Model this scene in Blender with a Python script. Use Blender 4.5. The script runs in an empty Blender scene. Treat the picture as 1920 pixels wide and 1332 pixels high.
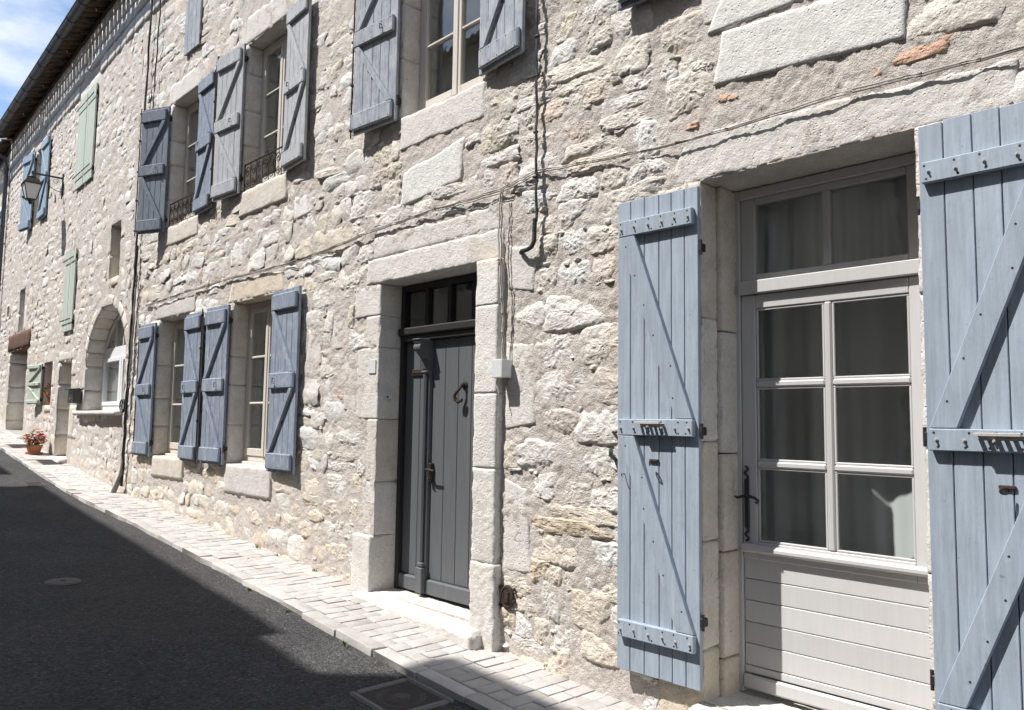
import bpy, bmesh, math, random
import numpy as np
from mathutils import Matrix, Vector
R=math.radians
random.seed(7); RNG=np.random.default_rng(11)
SC=bpy.context.scene; COL=SC.collection
# ------------------------------------------------------------------ camera
F_PX,YAW,PITCH,ROLL=1485.5,R(46.576),R(4.946),R(0.849)
CAM_D,CAM_Z=3.6,1.7
def _rot(u,v,f):
    c,s=math.cos(ROLL),math.sin(ROLL); x,y=c*u-s*v,s*u+c*v
    cp,sp=math.cos(PITCH),math.sin(PITCH); up,fw=cp*y+sp*f,-sp*y+cp*f
    cy,sy=math.cos(YAW),math.sin(YAW)
    return Vector((cy*x-sy*fw,sy*x+cy*fw,up))
ex,ey,ez=_rot(1,0,0),_rot(0,1,0),-_rot(0,0,1)
cam=bpy.data.cameras.new('camera'); camo=bpy.data.objects.new('camera',cam); COL.objects.link(camo)
cam.sensor_width=36; cam.lens=F_PX/1920*36; cam.clip_start=.05; cam.clip_end=2000
camo.matrix_world=Matrix(((ex.x,ey.x,ez.x,0),(ex.y,ey.y,ez.y,-CAM_D),(ex.z,ey.z,ez.z,CAM_Z),(0,0,0,1)))
SC.camera=camo
def ray(px,py): return _rot(px-960,-(py-666),F_PX)
# ------------------------------------------------------------------ light
SA,SB=.62,1.8                      # light travels (SA,1,-SB)
ld=Vector((SA,1,-SB)).normalized()
sun=bpy.data.lights.new('sun','SUN'); sun.energy=5.0; sun.angle=R(.53); sun.color=(1,.965,.92)
so=bpy.data.objects.new('sun',sun); COL.objects.link(so); so.rotation_euler=ld.to_track_quat('-Z','Y').to_euler(); so.location=(-10,-12,25)
w=bpy.data.worlds.new('World'); SC.world=w; w.use_nodes=True
nt=w.node_tree; nt.nodes.clear()
def NW(t,**k):
    n=nt.nodes.new(t)
    for a,b in k.items(): setattr(n,a,b)
    return n
sky=NW('ShaderNodeTexSky',sky_type='NISHITA'); sky.sun_disc=False
sky.sun_elevation=math.asin(-ld.z); sky.sun_rotation=math.atan2(-ld.x,-ld.y); sky.air_density=1.0; sky.dust_density=.1; sky.ozone_density=1.2
bg=NW('ShaderNodeBackground'); bg.inputs[1].default_value=.125
out=NW('ShaderNodeOutputWorld'); tc=NW('ShaderNodeTexCoord')
mp=NW('ShaderNodeMapping'); mp.inputs['Scale'].default_value=(1.3,1.3,3.2); mp.inputs['Location'].default_value=(1.7,.2,.9)
cn=NW('ShaderNodeTexNoise'); cn.inputs['Scale'].default_value=2.3; cn.inputs['Detail'].default_value=9; cn.inputs['Roughness'].default_value=.58
cr=NW('ShaderNodeValToRGB'); cr.color_ramp.elements[0].position=.455; cr.color_ramp.elements[1].position=.67
mx=NW('ShaderNodeMix',data_type='RGBA'); mx.inputs['B'].default_value=(6.6,6.7,6.9,1)
for a,b in ((tc.outputs['Generated'],mp.inputs[0]),(mp.outputs[0],cn.inputs['Vector']),(cn.outputs['Fac'],cr.inputs[0]),(cr.outputs[0],mx.inputs['Factor']),(sky.outputs[0],mx.inputs['A']),(mx.outputs['Result'],bg.inputs[0]),(bg.outputs[0],out.inputs[0])): nt.links.new(a,b)
vs=SC.view_settings; vs.view_transform='Standard'; vs.look='None'; vs.gamma=1; vs.use_curve_mapping=False; vs.exposure=.57
SC.render.engine='CYCLES'; SC.cycles.use_denoising=True; SC.cycles.max_bounces=8; SC.cycles.transparent_max_bounces=12; SC.cycles.caustics_reflective=False; SC.cycles.caustics_refractive=False

# ------------------------------------------------------------------ helpers
def h3(i,j,k):
    n=(i.astype(np.int64)*374761393+j.astype(np.int64)*668265263+k.astype(np.int64)*2147483647)&0xffffffff
    n=((n^(n>>13))*1274126177)&0xffffffff; n=((n^(n>>16))*2246822519)&0xffffffff
    return ((n^(n>>15))&0xffffff)/float(0xffffff)
def vnoise(p):
    f=np.floor(p); t=p-f; t=t*t*t*(t*(t*6-15)+10); i=f.astype(np.int64); o=0
    for a in (0,1):
        wa=t[:,0] if a else 1-t[:,0]
        for b in (0,1):
            wb=t[:,1] if b else 1-t[:,1]
            for c in (0,1):
                wc=t[:,2] if c else 1-t[:,2]
                o=o+wa*wb*wc*h3(i[:,0]+a,i[:,1]+b,i[:,2]+c)
    return o*2-1
def fbm(p,f,o=4,g=.5,ridge=False):
    r=0; a=1; s=0
    for k in range(o):
        n=vnoise(p*f+17.3*k)
        if ridge: n=1-2*np.abs(n)
        r=r+a*n; s+=a; a*=g; f*=2.03
    return r/s
def mesh_np(name,v,f,tint=None,smooth=True):
    me=bpy.data.meshes.new(name); v=np.asarray(v,np.float32); f=np.asarray(f,np.int32)
    me.vertices.add(len(v)); me.vertices.foreach_set('co',v.ravel())
    n=f.shape[1]; me.loops.add(f.size); me.loops.foreach_set('vertex_index',f.ravel())
    me.polygons.add(len(f)); me.polygons.foreach_set('loop_start',np.arange(0,f.size,n,dtype=np.int32)); me.polygons.foreach_set('loop_total',np.full(len(f),n,np.int32))
    me.polygons.foreach_set('use_smooth',np.full(len(f),smooth,bool))
    if tint is not None:
        a=me.attributes.new('tint','FLOAT_COLOR','POINT'); t=np.ones((len(v),4),np.float32); t[:,:3]=tint; a.data.foreach_set('color',t.ravel())
    me.update(calc_edges=True); me.validate(); return me
def obj(name,me,m=None,parent=None,loc=None,rot=None):
    o=bpy.data.objects.new(name,me); COL.objects.link(o)
    if m is not None and me is not None and not me.materials: me.materials.append(m)
    if parent: o.parent=parent
    if loc: o.location=loc
    if rot: o.rotation_euler=rot
    return o
def tag(o,label=None,cat=None,group=None,kind=None):
    for k,v in (('label',label),('category',cat),('group',group),('kind',kind)):
        if v: o[k]=v
    return o
def empty(name,loc=(0,0,0),rot=(0,0,0),parent=None):
    o=bpy.data.objects.new(name,None); COL.objects.link(o); o.location=loc; o.rotation_euler=rot; o.empty_display_size=.1
    if parent: o.parent=parent
    return o
class MB:
    """collects shapes for one mesh"""
    def __init__(s): s.bm=bmesh.new()
    def box(s,x0,x1,y0,y1,z0,z1,bev=.003,M=None,seg=1):
        g=bmesh.ops.create_cube(s.bm,size=1); vv=g['verts']
        T=Matrix.Translation(((x0+x1)/2,(y0+y1)/2,(z0+z1)/2))@Matrix.Diagonal((abs(x1-x0),abs(y1-y0),abs(z1-z0),1))
        if M is not None: T=M@T
        bmesh.ops.transform(s.bm,matrix=T,verts=vv)
        if bev>0:
            es=list({e for v in vv for e in v.link_edges}); bmesh.ops.bevel(s.bm,geom=es,offset=bev,segments=seg,affect='EDGES',profile=.6)
        return s
    def prism(s,pts,y0,y1):
        """pts: (x,z) outline, extruded along y"""
        a=[s.bm.verts.new((x,y0,z)) for x,z in pts]; b=[s.bm.verts.new((x,y1,z)) for x,z in pts]; n=len(pts)
        s.bm.faces.new(a); s.bm.faces.new(b[::-1])
        for i in range(n): s.bm.faces.new((a[i],b[i],b[(i+1)%n],a[(i+1)%n]))
        return s
    def tube(s,pts,r,n=7,closed=False):
        pts=[Vector(p) for p in pts]; rings=[]; N=len(pts)
        rr=r if hasattr(r,'__len__') else [r]*N
        for i,p in enumerate(pts):
            a=pts[(i-1)%N] if (i>0 or closed) else p; b=pts[(i+1)%N] if (i<N-1 or closed) else p
            t=(b-a).normalized(); q=t.to_track_quat('Z','Y')
            rings.append([s.bm.verts.new(p+q@Vector((rr[i]*math.cos(2*math.pi*k/n),rr[i]*math.sin(2*math.pi*k/n),0))) for k in range(n)])
        for i in range(N if closed else N-1):
            A,B=rings[i],rings[(i+1)%N]
            # best twist match
            o=min(range(n),key=lambda k:(A[0].co-B[k].co).length)
            for k in range(n):
                try: s.bm.faces.new((A[k],A[(k+1)%n],B[(k+1+o)%n],B[(k+o)%n]))
                except ValueError: pass
        if not closed:
            s.bm.faces.new(rings[0][::-1]); s.bm.faces.new(rings[-1])
        return s
    def lathe(s,prof,c=(0,0,0),n=20,M=None,sx=1,sy=1):
        rings=[]
        for r,z in prof:
            rings.append([s.bm.verts.new(Vector((c[0]+sx*r*math.cos(2*math.pi*k/n),c[1]+sy*r*math.sin(2*math.pi*k/n),c[2]+z))) for k in range(n)])
        for A,B in zip(rings,rings[1:]):
            for k in range(n): s.bm.faces.new((A[k],A[(k+1)%n],B[(k+1)%n],B[k]))
        s.bm.faces.new(rings[0][::-1]); s.bm.faces.new(rings[-1])
        if M is not None: bmesh.ops.transform(s.bm,matrix=M,verts=[v for r in rings for v in r])
        return s
    def build(s,name,m=None,parent=None,loc=None,rot=None,smooth=None):
        bmesh.ops.recalc_face_normals(s.bm,faces=s.bm.faces)
        me=bpy.data.meshes.new(name); s.bm.to_mesh(me); s.bm.free()
        if smooth is not None:
            me.polygons.foreach_set('use_smooth',np.full(len(me.polygons),True)); me.set_sharp_from_angle(angle=R(smooth))
        return obj(name,me,m,parent,loc,rot)
# ------------------------------------------------------------------ materials
class NM:
    def __init__(s,name,rough=.85,spec=.3):
        s.m=bpy.data.materials.new(name); s.m.use_nodes=True; s.t=s.m.node_tree; s.t.nodes.clear()
        s.o=s.n('ShaderNodeOutputMaterial'); s.b=s.n('ShaderNodeBsdfPrincipled'); s.l(s.b.outputs[0],s.o.inputs[0])
        s.b.inputs['Roughness'].default_value=rough; s.b.inputs['Specular IOR Level'].default_value=spec
        s.tc=s.n('ShaderNodeTexCoord').outputs['Object']
    def n(s,t,**k):
        n=s.t.nodes.new(t)
        for a,b in k.items(): setattr(n,a,b)
        return n
    def l(s,a,b): s.t.links.new(a,b)
    def vec(s,scale=(1,1,1),rnd=False):
        m=s.n('ShaderNodeMapping'); m.inputs['Scale'].default_value=scale; s.l(s.tc,m.inputs[0])
        if rnd:
            oi=s.n('ShaderNodeObjectInfo'); mu=s.n('ShaderNodeMath',operation='MULTIPLY'); mu.inputs[1].default_value=37; s.l(oi.outputs['Random'],mu.inputs[0])
            cb=s.n('ShaderNodeCombineXYZ'); [s.l(mu.outputs[0],cb.inputs[i]) for i in range(3)]; s.l(cb.outputs[0],m.inputs['Location'])
        return m.outputs[0]
    def noise(s,scale,det=5,rough=.55,vec=None,dist=0):
        n=s.n('ShaderNodeTexNoise'); n.inputs['Scale'].default_value=scale; n.inputs['Detail'].default_value=det; n.inputs['Roughness'].default_value=rough; n.inputs['Distortion'].default_value=dist
        s.l(vec or s.tc,n.inputs['Vector']); return n.outputs['Fac']
    def voro(s,scale,vec=None,feature='F1'):
        n=s.n('ShaderNodeTexVoronoi',feature=feature); n.inputs['Scale'].default_value=scale; s.l(vec or s.tc,n.inputs['Vector']); return n.outputs['Distance']
    def ramp(s,f,*st):
        r=s.n('ShaderNodeValToRGB'); e=r.color_ramp.elements
        while len(e)<len(st): e.new(.5)
        for q,(p,c) in zip(e,st): q.position=p; q.color=(*c,1) if hasattr(c,'__len__') else (c,c,c,1)
        s.l(f,r.inputs[0]); return r.outputs[0]
    def mix(s,f,a,b,mode='MIX'):
        n=s.n('ShaderNodeMix',data_type='RGBA',blend_type=mode)
        for k,v in (('Factor',f),('A',a),('B',b)):
            i=n.inputs[k]
            if isinstance(v,(int,float)): i.default_value=v if k=='Factor' else (v,v,v,1)
            elif isinstance(v,tuple): i.default_value=(*v,1)
            else: s.l(v,i)
        return n.outputs['Result']
    def math(s,op,a,b):
        n=s.n('ShaderNodeMath',operation=op)
        for i,v in enumerate((a,b)):
            if isinstance(v,(int,float)): n.inputs[i].default_value=v
            else: s.l(v,n.inputs[i])
        return n.outputs[0]
    def col(s,c): 
        if isinstance(c,tuple): s.b.inputs['Base Color'].default_value=(*c,1)
        else: s.l(c,s.b.inputs['Base Color'])
        return s
    def bump(s,h,dist=.005,strength=1.0):
        b=s.n('ShaderNodeBump'); b.inputs['Distance'].default_value=dist; b.inputs['Strength'].default_value=strength; s.l(h,b.inputs['Height']); s.l(b.outputs[0],s.b.inputs['Normal']); return s
def m_stone(name,rough_bump=1.0,pit=1.0,attr=True,base=(.6,.56,.5)):
    k=NM(name,.93,.2)
    if attr:
        a=k.n('ShaderNodeAttribute',attribute_name='tint').outputs['Color']
    else: a=k.ramp(k.noise(1.7,2),(.35,tuple(c*.93 for c in base)),(.65,tuple(min(1,c*1.05) for c in base)))
    n1=k.ramp(k.noise(7,6,.65),(.25,.80),(.5,.98),(.78,1.12)); n2=k.ramp(k.noise(55,4,.6),(.3,.88),(.7,1.08))
    c=k.mix(1.0,k.mix(1.0,a,n1,'MULTIPLY'),n2,'MULTIPLY')
    st=k.ramp(k.noise(2.6,5,.6),(.54,0.0),(.72,.45)); c=k.mix(st,c,k.mix(1.0,c,(.92,.80,.66),'MULTIPLY'))
    gr=k.ramp(k.noise(4.1,7,.7),(.6,0.0),(.74,.5)); c=k.mix(gr,c,k.mix(1.0,c,(.72,.73,.76),'MULTIPLY')); k.col(c)
    h=k.math('ADD',k.noise(26,9,.74),k.math('MULTIPLY',k.noise(90,4,.65),.45))
    pv=k.ramp(k.voro(46,k.vec((1,1,1))),(.05,0.0),(.28,1.0)); pm=k.ramp(k.noise(6,3),(.45,0.0),(.62,1.0))
    h=k.math('SUBTRACT',h,k.math('MULTIPLY',k.math('MULTIPLY',k.math('SUBTRACT',1.0,pv),pm),.45*pit))
    k.bump(h,.011*rough_bump,.9); return k.m
def m_mortar():
    k=NM('lime_mortar',.95,.15)
    c=k.ramp(k.noise(3.2,7,.65),(.28,(.565,.50,.45)),(.5,(.645,.585,.535)),(.75,(.705,.655,.605)))
    g=k.ramp(k.noise(120,4,.7),(.3,.76),(.7,1.14)); k.col(k.mix(1.0,c,g,'MULTIPLY'))
    h=k.math('ADD',k.math('MULTIPLY',k.noise(26,8,.7),.8),k.math('MULTIPLY',k.noise(95,4,.7),.75))
    pv=k.ramp(k.voro(62),(.04,1.0),(.24,0.0)); pm=k.ramp(k.noise(9,3),(.45,0.0),(.6,1.0)); h=k.math('SUBTRACT',h,k.math('MULTIPLY',k.math('MULTIPLY',pv,pm),.7)); k.bump(h,.019,1.0); return k.m
def m_paint(name,base,wear=.25,wearcol=(.42,.40,.38),rough=.55,grain=.5,dark=.85):
    k=NM(name,rough,.35); v=k.vec((14,14,1.0),True); v2=k.vec((1,1,1),True)
    n=k.ramp(k.noise(3,5,.6,v),(.25,dark),(.75,1.08)); oi=k.n('ShaderNodeObjectInfo'); r=k.ramp(oi.outputs['Random'],(0.0,.93),(1.0,1.05))
    c=k.mix(1.0,k.mix(1.0,base,n,'MULTIPLY'),r,'MULTIPLY')
    if wear>0:
        wv=k.math('ADD',k.math('MULTIPLY',k.noise(5,8,.75,v),.6),k.math('MULTIPLY',k.noise(9,6,.7,v2),.4)); f=k.ramp(wv,(.62-.22*wear,0.0),(.72-.16*wear,1.0)); c=k.mix(f,c,wearcol)
        sp=k.ramp(k.noise(22,5,.75,v2),(.655,0.0),(.70,.75)); c=k.mix(sp,c,tuple(x*.45 for x in base))
    k.col(c); k.bump(k.math('ADD',k.noise(4,7,.7,v),k.math('MULTIPLY',k.noise(60,3,.5,v2),.2)),.0022*grain,1.0); return k.m
def m_plain(name,c,rough=.5,spec=.4,metal=0,var=.15,scale=25,bump=.0008):
    k=NM(name,rough,spec); k.b.inputs['Metallic'].default_value=metal
    k.col(k.ramp(k.noise(scale,6,.6,k.vec((1,1,1),True)),(.25,tuple(x*(1-var) for x in c)),(.75,tuple(min(1,x*(1+var)) for x in c))))
    if bump: k.bump(k.noise(scale*3,4),bump,1.0)
    return k.m
def m_rust(name='rusty_iron'):
    k=NM(name,.8,.3); k.col(k.ramp(k.noise(40,6,.7),(.3,(.024,.018,.016)),(.52,(.045,.029,.022)),(.78,(.10,.055,.036)))); k.bump(k.noise(130,4),.002,1.0); return k.m
def m_glass(name,tint=(.93,.95,.94)):
    k=NM(name); k.t.nodes.remove(k.b)
    fr=k.n('ShaderNodeFresnel'); ge=k.n('ShaderNodeNewGeometry'); k.l(k.math('SUBTRACT',1.5,k.math('MULTIPLY',ge.outputs['Backfacing'],1.5-1/1.5)),fr.inputs[0]); b2=k.math('MULTIPLY',fr.outputs[0],1.3)
    tr=k.n('ShaderNodeBsdfTransparent'); tr.inputs[0].default_value=(*[min(.99,x*1.04) for x in tint],1)
    gl=k.n('ShaderNodeBsdfGlossy'); gl.inputs['Roughness'].default_value=.012; gl.inputs[0].default_value=(.95,.97,1,1)
    bp=k.n('ShaderNodeBump'); bp.inputs['Distance'].default_value=.0012; k.l(k.noise(5,2),bp.inputs['Height']); k.l(bp.outputs[0],gl.inputs['Normal'])
    mxs=k.n('ShaderNodeMixShader'); k.l(b2,mxs.inputs[0]); k.l(tr.outputs[0],mxs.inputs[1]); k.l(gl.outputs[0],mxs.inputs[2]); k.l(mxs.outputs[0],k.o.inputs[0]); return k.m
def m_cloth(name,c):
    k=NM(name,.9,.1); k.col(c); tl=k.n('ShaderNodeBsdfTranslucent'); tl.inputs[0].default_value=(*c,1); mxs=k.n('ShaderNodeMixShader'); mxs.inputs[0].default_value=.3
    k.l(k.b.outputs[0],mxs.inputs[1]); k.l(tl.outputs[0],mxs.inputs[2]); k.l(mxs.outputs[0],k.o.inputs[0]); return k.m
def m_asphalt():
    k=NM('asphalt',.9,.25); a=k.mix(k.ramp(k.noise(.35,4,.6),(.45,0.0),(.6,.5)),k.ramp(k.noise(1.1,8,.7),(.28,(.034,.034,.036)),(.72,(.070,.068,.068))),(.056,.053,.051))
    v=k.n('ShaderNodeTexVoronoi'); v.inputs['Scale'].default_value=78; k.l(k.tc,v.inputs['Vector'])
    g=k.ramp(v.outputs['Color'],(.15,.55),(.5,.95),(.85,1.45),(.97,2.5)); k.col(k.mix(1.0,a,g,'MULTIPLY'))
    h=k.math('ADD',k.math('MULTIPLY',v.outputs['Distance'],-1.0),k.math('MULTIPLY',k.noise(60,4),.6)); k.bump(h,.006,1.0); return k.m
def m_paver(name='limestone_sett'):
    k=NM(name,.85,.25); oi=k.n('ShaderNodeObjectInfo')
    b=k.ramp(oi.outputs['Random'],(0.0,(.41,.39,.365)),(.4,(.46,.44,.415)),(.8,(.49,.47,.45)),(1.0,(.43,.41,.395)))
    v=k.vec((1,1,1),True); n=k.ramp(k.noise(9,7,.65,v),(.3,.84),(.7,1.07)); c=k.mix(1.0,b,n,'MULTIPLY')
    d=k.ramp(k.noise(5,8,.75,v),(.50,0.0),(.72,.55)); k.col(k.mix(d,c,(.30,.27,.24))); k.bump(k.math('ADD',k.noise(35,6,.6,v),k.math('MULTIPLY',k.noise(160,3,.6,v),.3)),.004,1.0); return k.m
M={}
M['stone']=m_stone('rubble_limestone',1.45,1.9); M['dressed']=m_stone('dressed_limestone',1.0,2.2); M['mortar']=m_mortar()
M['blue']=m_paint('light_blue_paint',(.335,.392,.458),.52,(.25,.30,.355),.65,1.1,.74)
M['blue_win']=m_paint('faded_blue_paint',(.228,.272,.34),.55,(.40,.42,.46),.75,1.4,.72)
M['blue_worn']=m_paint('worn_blue_grey_paint',(.27,.30,.355),.8,(.42,.43,.45),.8,1.6,.7)
M['blue_dark']=m_paint('slate_blue_paint',(.165,.195,.24),.5,(.30,.32,.36),.75,1.3,.75)
M['grey_wood']=m_paint('weathered_grey_paint',(.36,.385,.42),.75,(.47,.46,.45),.85,1.6,.72)
M['old_wood']=m_paint('faded_brown_paint',(.20,.17,.145),.3)
M['sky_blue']=m_paint('sky_blue_paint',(.29,.375,.46),.2,(.4,.45,.5),.6,.7)
M['green']=m_paint('sage_green_paint',(.49,.545,.465),.2,(.5,.52,.47),.6,.7)
M['greige']=m_paint('greige_paint',(.49,.483,.48),0,(.5,.48,.46),.42,.08,.985)
M['cream']=m_paint('cream_window_paint',(.60,.555,.50),.2,(.45,.41,.37),.55,.5,.9)
M['white']=m_plain('white_pvc',(.78,.79,.80),.35,.5,0,.03)
M['door']=m_paint('charcoal_grey_paint',(.108,.114,.122),.28,(.135,.138,.142),.45,.5,.88)
M['frame_dark']=m_paint('dark_brown_paint',(.028,.026,.026),.1,(.05,.045,.04),.5,.5)
M['rust']=m_rust(); M['iron']=m_plain('black_iron',(.022,.021,.022),.5,.5,0,.3,60,.001)
M['steel']=m_plain('dull_steel',(.46,.44,.41),.5,.5,.15,.15,60)
M['cable']=m_plain('black_cable',(.018,.018,.02),.55,.4,0,.2); M['cable_grey']=m_plain('aged_grey_cable',(.20,.18,.165),.7,.3,0,.25)
M['cable_pale']=m_plain('limewashed_cable',(.42,.385,.345),.8,.2,0,.25)
M['glass']=m_glass('window_glass'); M['curtain']=m_cloth('white_curtain',(.90,.91,.93)); M['lace']=m_cloth('pale_lace',(.62,.64,.64))
M['room']=m_plain('room_plaster',(.82,.81,.79),.95,.1,0,.05,2,0)
M['zinc']=m_plain('dark_zinc',(.085,.088,.095),.45,.5,.3,.2,8); M['tile']=m_plain('terracotta_tile',(.125,.092,.07),.9,.2,0,.45,14,.003)
M['timber']=m_plain('dark_red_timber',(.13,.075,.055),.85,.2,0,.45,18,.004); M['rafter']=m_plain('brown_rafter',(.12,.085,.06),.9,.2,0,.3,18,.003)
M['plaster']=m_plain('ochre_plaster',(.46,.41,.34),.95,.1,0,.18,3,.003)
M['plastic']=m_plain('white_plastic',(.60,.61,.61),.4,.45,0,.04); M['blackplastic']=m_plain('black_lacquer',(.02,.02,.022),.35,.5,0,.2)
M['asphalt']=m_asphalt(); M['sett']=m_paver(); M['joint']=m_plain('sandy_joint',(.33,.305,.275),.95,.1,0,.25,60,.003); M['concrete']=m_plain('concrete',(.18,.17,.165),.9,.2,0,.2,40,.003)
M['castiron']=m_plain('cast_iron',(.07,.062,.06),.6,.4,.2,.25,60,.001); M['pot']=m_plain('terracotta_pot',(.42,.17,.085),.75,.3,0,.15,20); M['soil']=m_plain('soil',(.05,.035,.025),.95,.1,0,.3,60,.004)
M['leaf']=m_plain('leaf_green',(.09,.15,.035),.6,.3,0,.4,30,0); M['leaf2']=m_plain('leaf_yellow_green',(.28,.30,.09),.6,.3,0,.3,30,0); M['red']=m_plain('red_petal',(.72,.035,.03),.6,.3,0,.25,40,0); M['pink']=m_plain('coral_petal',(.68,.16,.13),.6,.3,0,.25,40,0)
M['milk']=m_plain('milky_glass',(.62,.63,.62),.3,.5,0,.03,10,0); M['brass']=m_plain('old_brass',(.062,.045,.036),.5,.5,.5,.3,40); M['earth']=m_plain('earth',(.20,.17,.12),.95,.1,0,.3,2,0)
M['greeniron']=m_plain('dark_green_iron',(.03,.065,.04),.5,.4)
M['brick']=m_plain('red_brick',(.47,.285,.205),.92,.2,0,.3,22,.006)

# ------------------------------------------------------------------ street shape
X0,BEND=-11.5,R(2.2)
TS=np.array([-8,2.75,3.89,5.42,11.4,15.3,19.1,60]); TZ=np.array([-.56,.16,.23,.364,.714,1.01,1.32,4.6])
def zg(t): return float(np.interp(t,TS,TZ))
def SP(t,w):
    if t<=11.5: return (-t,-w)
    s=t-11.5; return (X0-s*math.cos(BEND)-w*math.sin(BEND), s*math.sin(BEND)-w*math.cos(BEND))
KW_T=[-8,3.4,5.0,7.2,9.2,16,60]; KW=[.66,.68,.71,.635,.595,.58,.58]
def kw(t): return float(np.interp(t,KW_T,KW))
def strip(name,ts,ws,zf,m,smooth=True):
    v=[];f=[]
    for t in ts:
        for q in range(ws): 
            x,y,z=zf(t,q/(ws-1)); v.append((x,y,z))
    n=len(ts)
    for i in range(n-1):
        for j in range(ws-1): a=i*ws+j; f.append((a,a+ws,a+ws+1,a+1))
    return obj(name,mesh_np(name,v,f,None,smooth),m)
ts=np.concatenate([np.arange(-8,12,.12),np.arange(12,58,.5)])
def zroad(t,q):
    k=kw(t)-.03; w_=k+q*(6.2-k); x,y=SP(t,w_); c=.05*math.sin(math.pi*min(1,q))
    return x,y,zg(t)-.040+c*.6+.006*math.sin(t*2.1+w_*3)+.004*math.sin(t*5.3-w_*4)
tag(strip('road',ts,60,zroad,M['asphalt']),'dark asphalt street climbing past the stone houses','road',kind='structure')
def zwalk(t,q): x,y=SP(t,-.35+q*(kw(t)+.33)); return x,y,zg(t)-.0065
pav=tag(strip('pavement',ts,4,zwalk,M['joint']),'narrow limestone sett pavement along the house fronts','pavement',kind='structure')
g=MB(); g.box(-400,400,-400,400,-1.4,-.9,0); tag(g.build('ground',M['earth']),'earth ground around the street','ground',kind='structure')
# ------------------------------------------------------------------ setts and kerb
def slab_mesh(L,W,H,seed,rough=.004):
    rg=np.random.default_rng(seed); b=MB(); b.box(-L/2,L/2,-W/2,W/2,-H,0,.0055,None,2); bm=b.bm
    for v in bm.verts:
        n=vnoise(np.array([[v.co.x*9+seed,v.co.y*9,v.co.z*9]]))[0]; v.co.z+=n*rough; v.co.x+=rg.normal(0,.0018); v.co.y+=rg.normal(0,.0018)
    me=bpy.data.meshes.new('sett'); bm.to_mesh(me); bm.free(); me.materials.append(M['sett']); me.polygons.foreach_set('use_smooth',np.full(len(me.polygons),True)); me.set_sharp_from_angle(angle=R(40)); return me
COVERS=[(14.7-.34,14.7+.30,.05,.36),(17.0-.3,17.0+.3,.1,.42)]      # grates let into the pavement: t0,t1,w0,w1
SETTS={}
def sett_at(t,w_,L,W,name,cnt):
    key=(round(L,2),round(W,2),random.randrange(3))
    if key not in SETTS: SETTS[key]=slab_mesh(L,W,.06,len(SETTS))
    return key,cnt
setts=[]   # (t,w,dt,dw)
t=-3.0
while t<26:
    rowt=random.choice((.095,.10,.108,.115)); wmax=kw(t)-.121; wv=-.02
    while wv<wmax-.03:
        L=random.choice((.12,.14,.16,.19)); 
        if wmax-(wv+L)<.09: L=wmax-wv
        c=(t+rowt/2,wv+L/2)
        if not any(a-.05<c[0]<b+.05 and p-.04<c[1]<q+.04 for a,b,p,q in COVERS): setts.append((c[0],c[1],rowt-.005,L-.005))
        wv+=L
    t+=rowt
def place(mesh,name,t,w_,dz,parent,tilt):
    x,y=SP(t,w_); o=obj(name,mesh,None,parent); sl=(zg(t+.1)-zg(t-.1))/.2
    o.location=(x,y,zg(t)+dz); o.rotation_euler=(random.gauss(0,tilt),math.atan(sl)+random.gauss(0,tilt),random.gauss(0,.012)-(BEND if t>11.5 else 0)); return o
near=[s for s in setts if 2.3<s[0]]; near.sort(key=lambda s:s[0]); near=near[:300]; nearset=set(near)
rest_v=[];rest_f=[];nv=0
for s in setts:
    q=(round(s[2],2),round(s[3],2),random.randrange(3))
    if q not in SETTS: SETTS[q]=slab_mesh(max(.08,s[2]),max(.06,s[3]),.06,len(SETTS))
    dz=random.gauss(0,.0016)
    if s in nearset: place(SETTS[q],'paving_sett',s[0],s[1],dz,pav,.0035)
    else:
        me=SETTS[q]; v=np.empty(len(me.vertices)*3,np.float32); me.vertices.foreach_get('co',v); v=v.reshape(-1,3); x,y=SP(s[0],s[1]); sl=(zg(s[0]+.1)-zg(s[0]-.1))/.2
        v=v+np.array([x,y,zg(s[0])+dz],np.float32)+np.stack([0*v[:,0],0*v[:,0],-v[:,0]*sl],1)
        for p in me.polygons:
            ii=list(p.vertices)
            for k in range(1,len(ii)-1): rest_f.append((nv+ii[0],nv+ii[k],nv+ii[k+1]))
        rest_v.append(v); nv+=len(v)
tag(obj('distant_setts',mesh_np('distant_setts',np.concatenate(rest_v),rest_f,None,False),M['sett'],pav),kind='stuff')
kerb=empty('kerb'); tag(kerb,'limestone kerb stones edging the pavement','kerb',kind='structure')
t=-3.0; KM={}
while t<30:
    L=random.choice((.28,.33,.38,.44)); tm=t+L/2
    if not 3.42<tm<3.95 or True:
        if L not in KM: KM[L]=[slab_mesh(L-.006,.11,.16,int(L*1000)+i,.007) for i in range(3)]
        place(random.choice(KM[L]),'kerb_stone',tm,kw(tm)-.061,random.gauss(.002,.003),kerb,.007)
    t+=L

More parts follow.
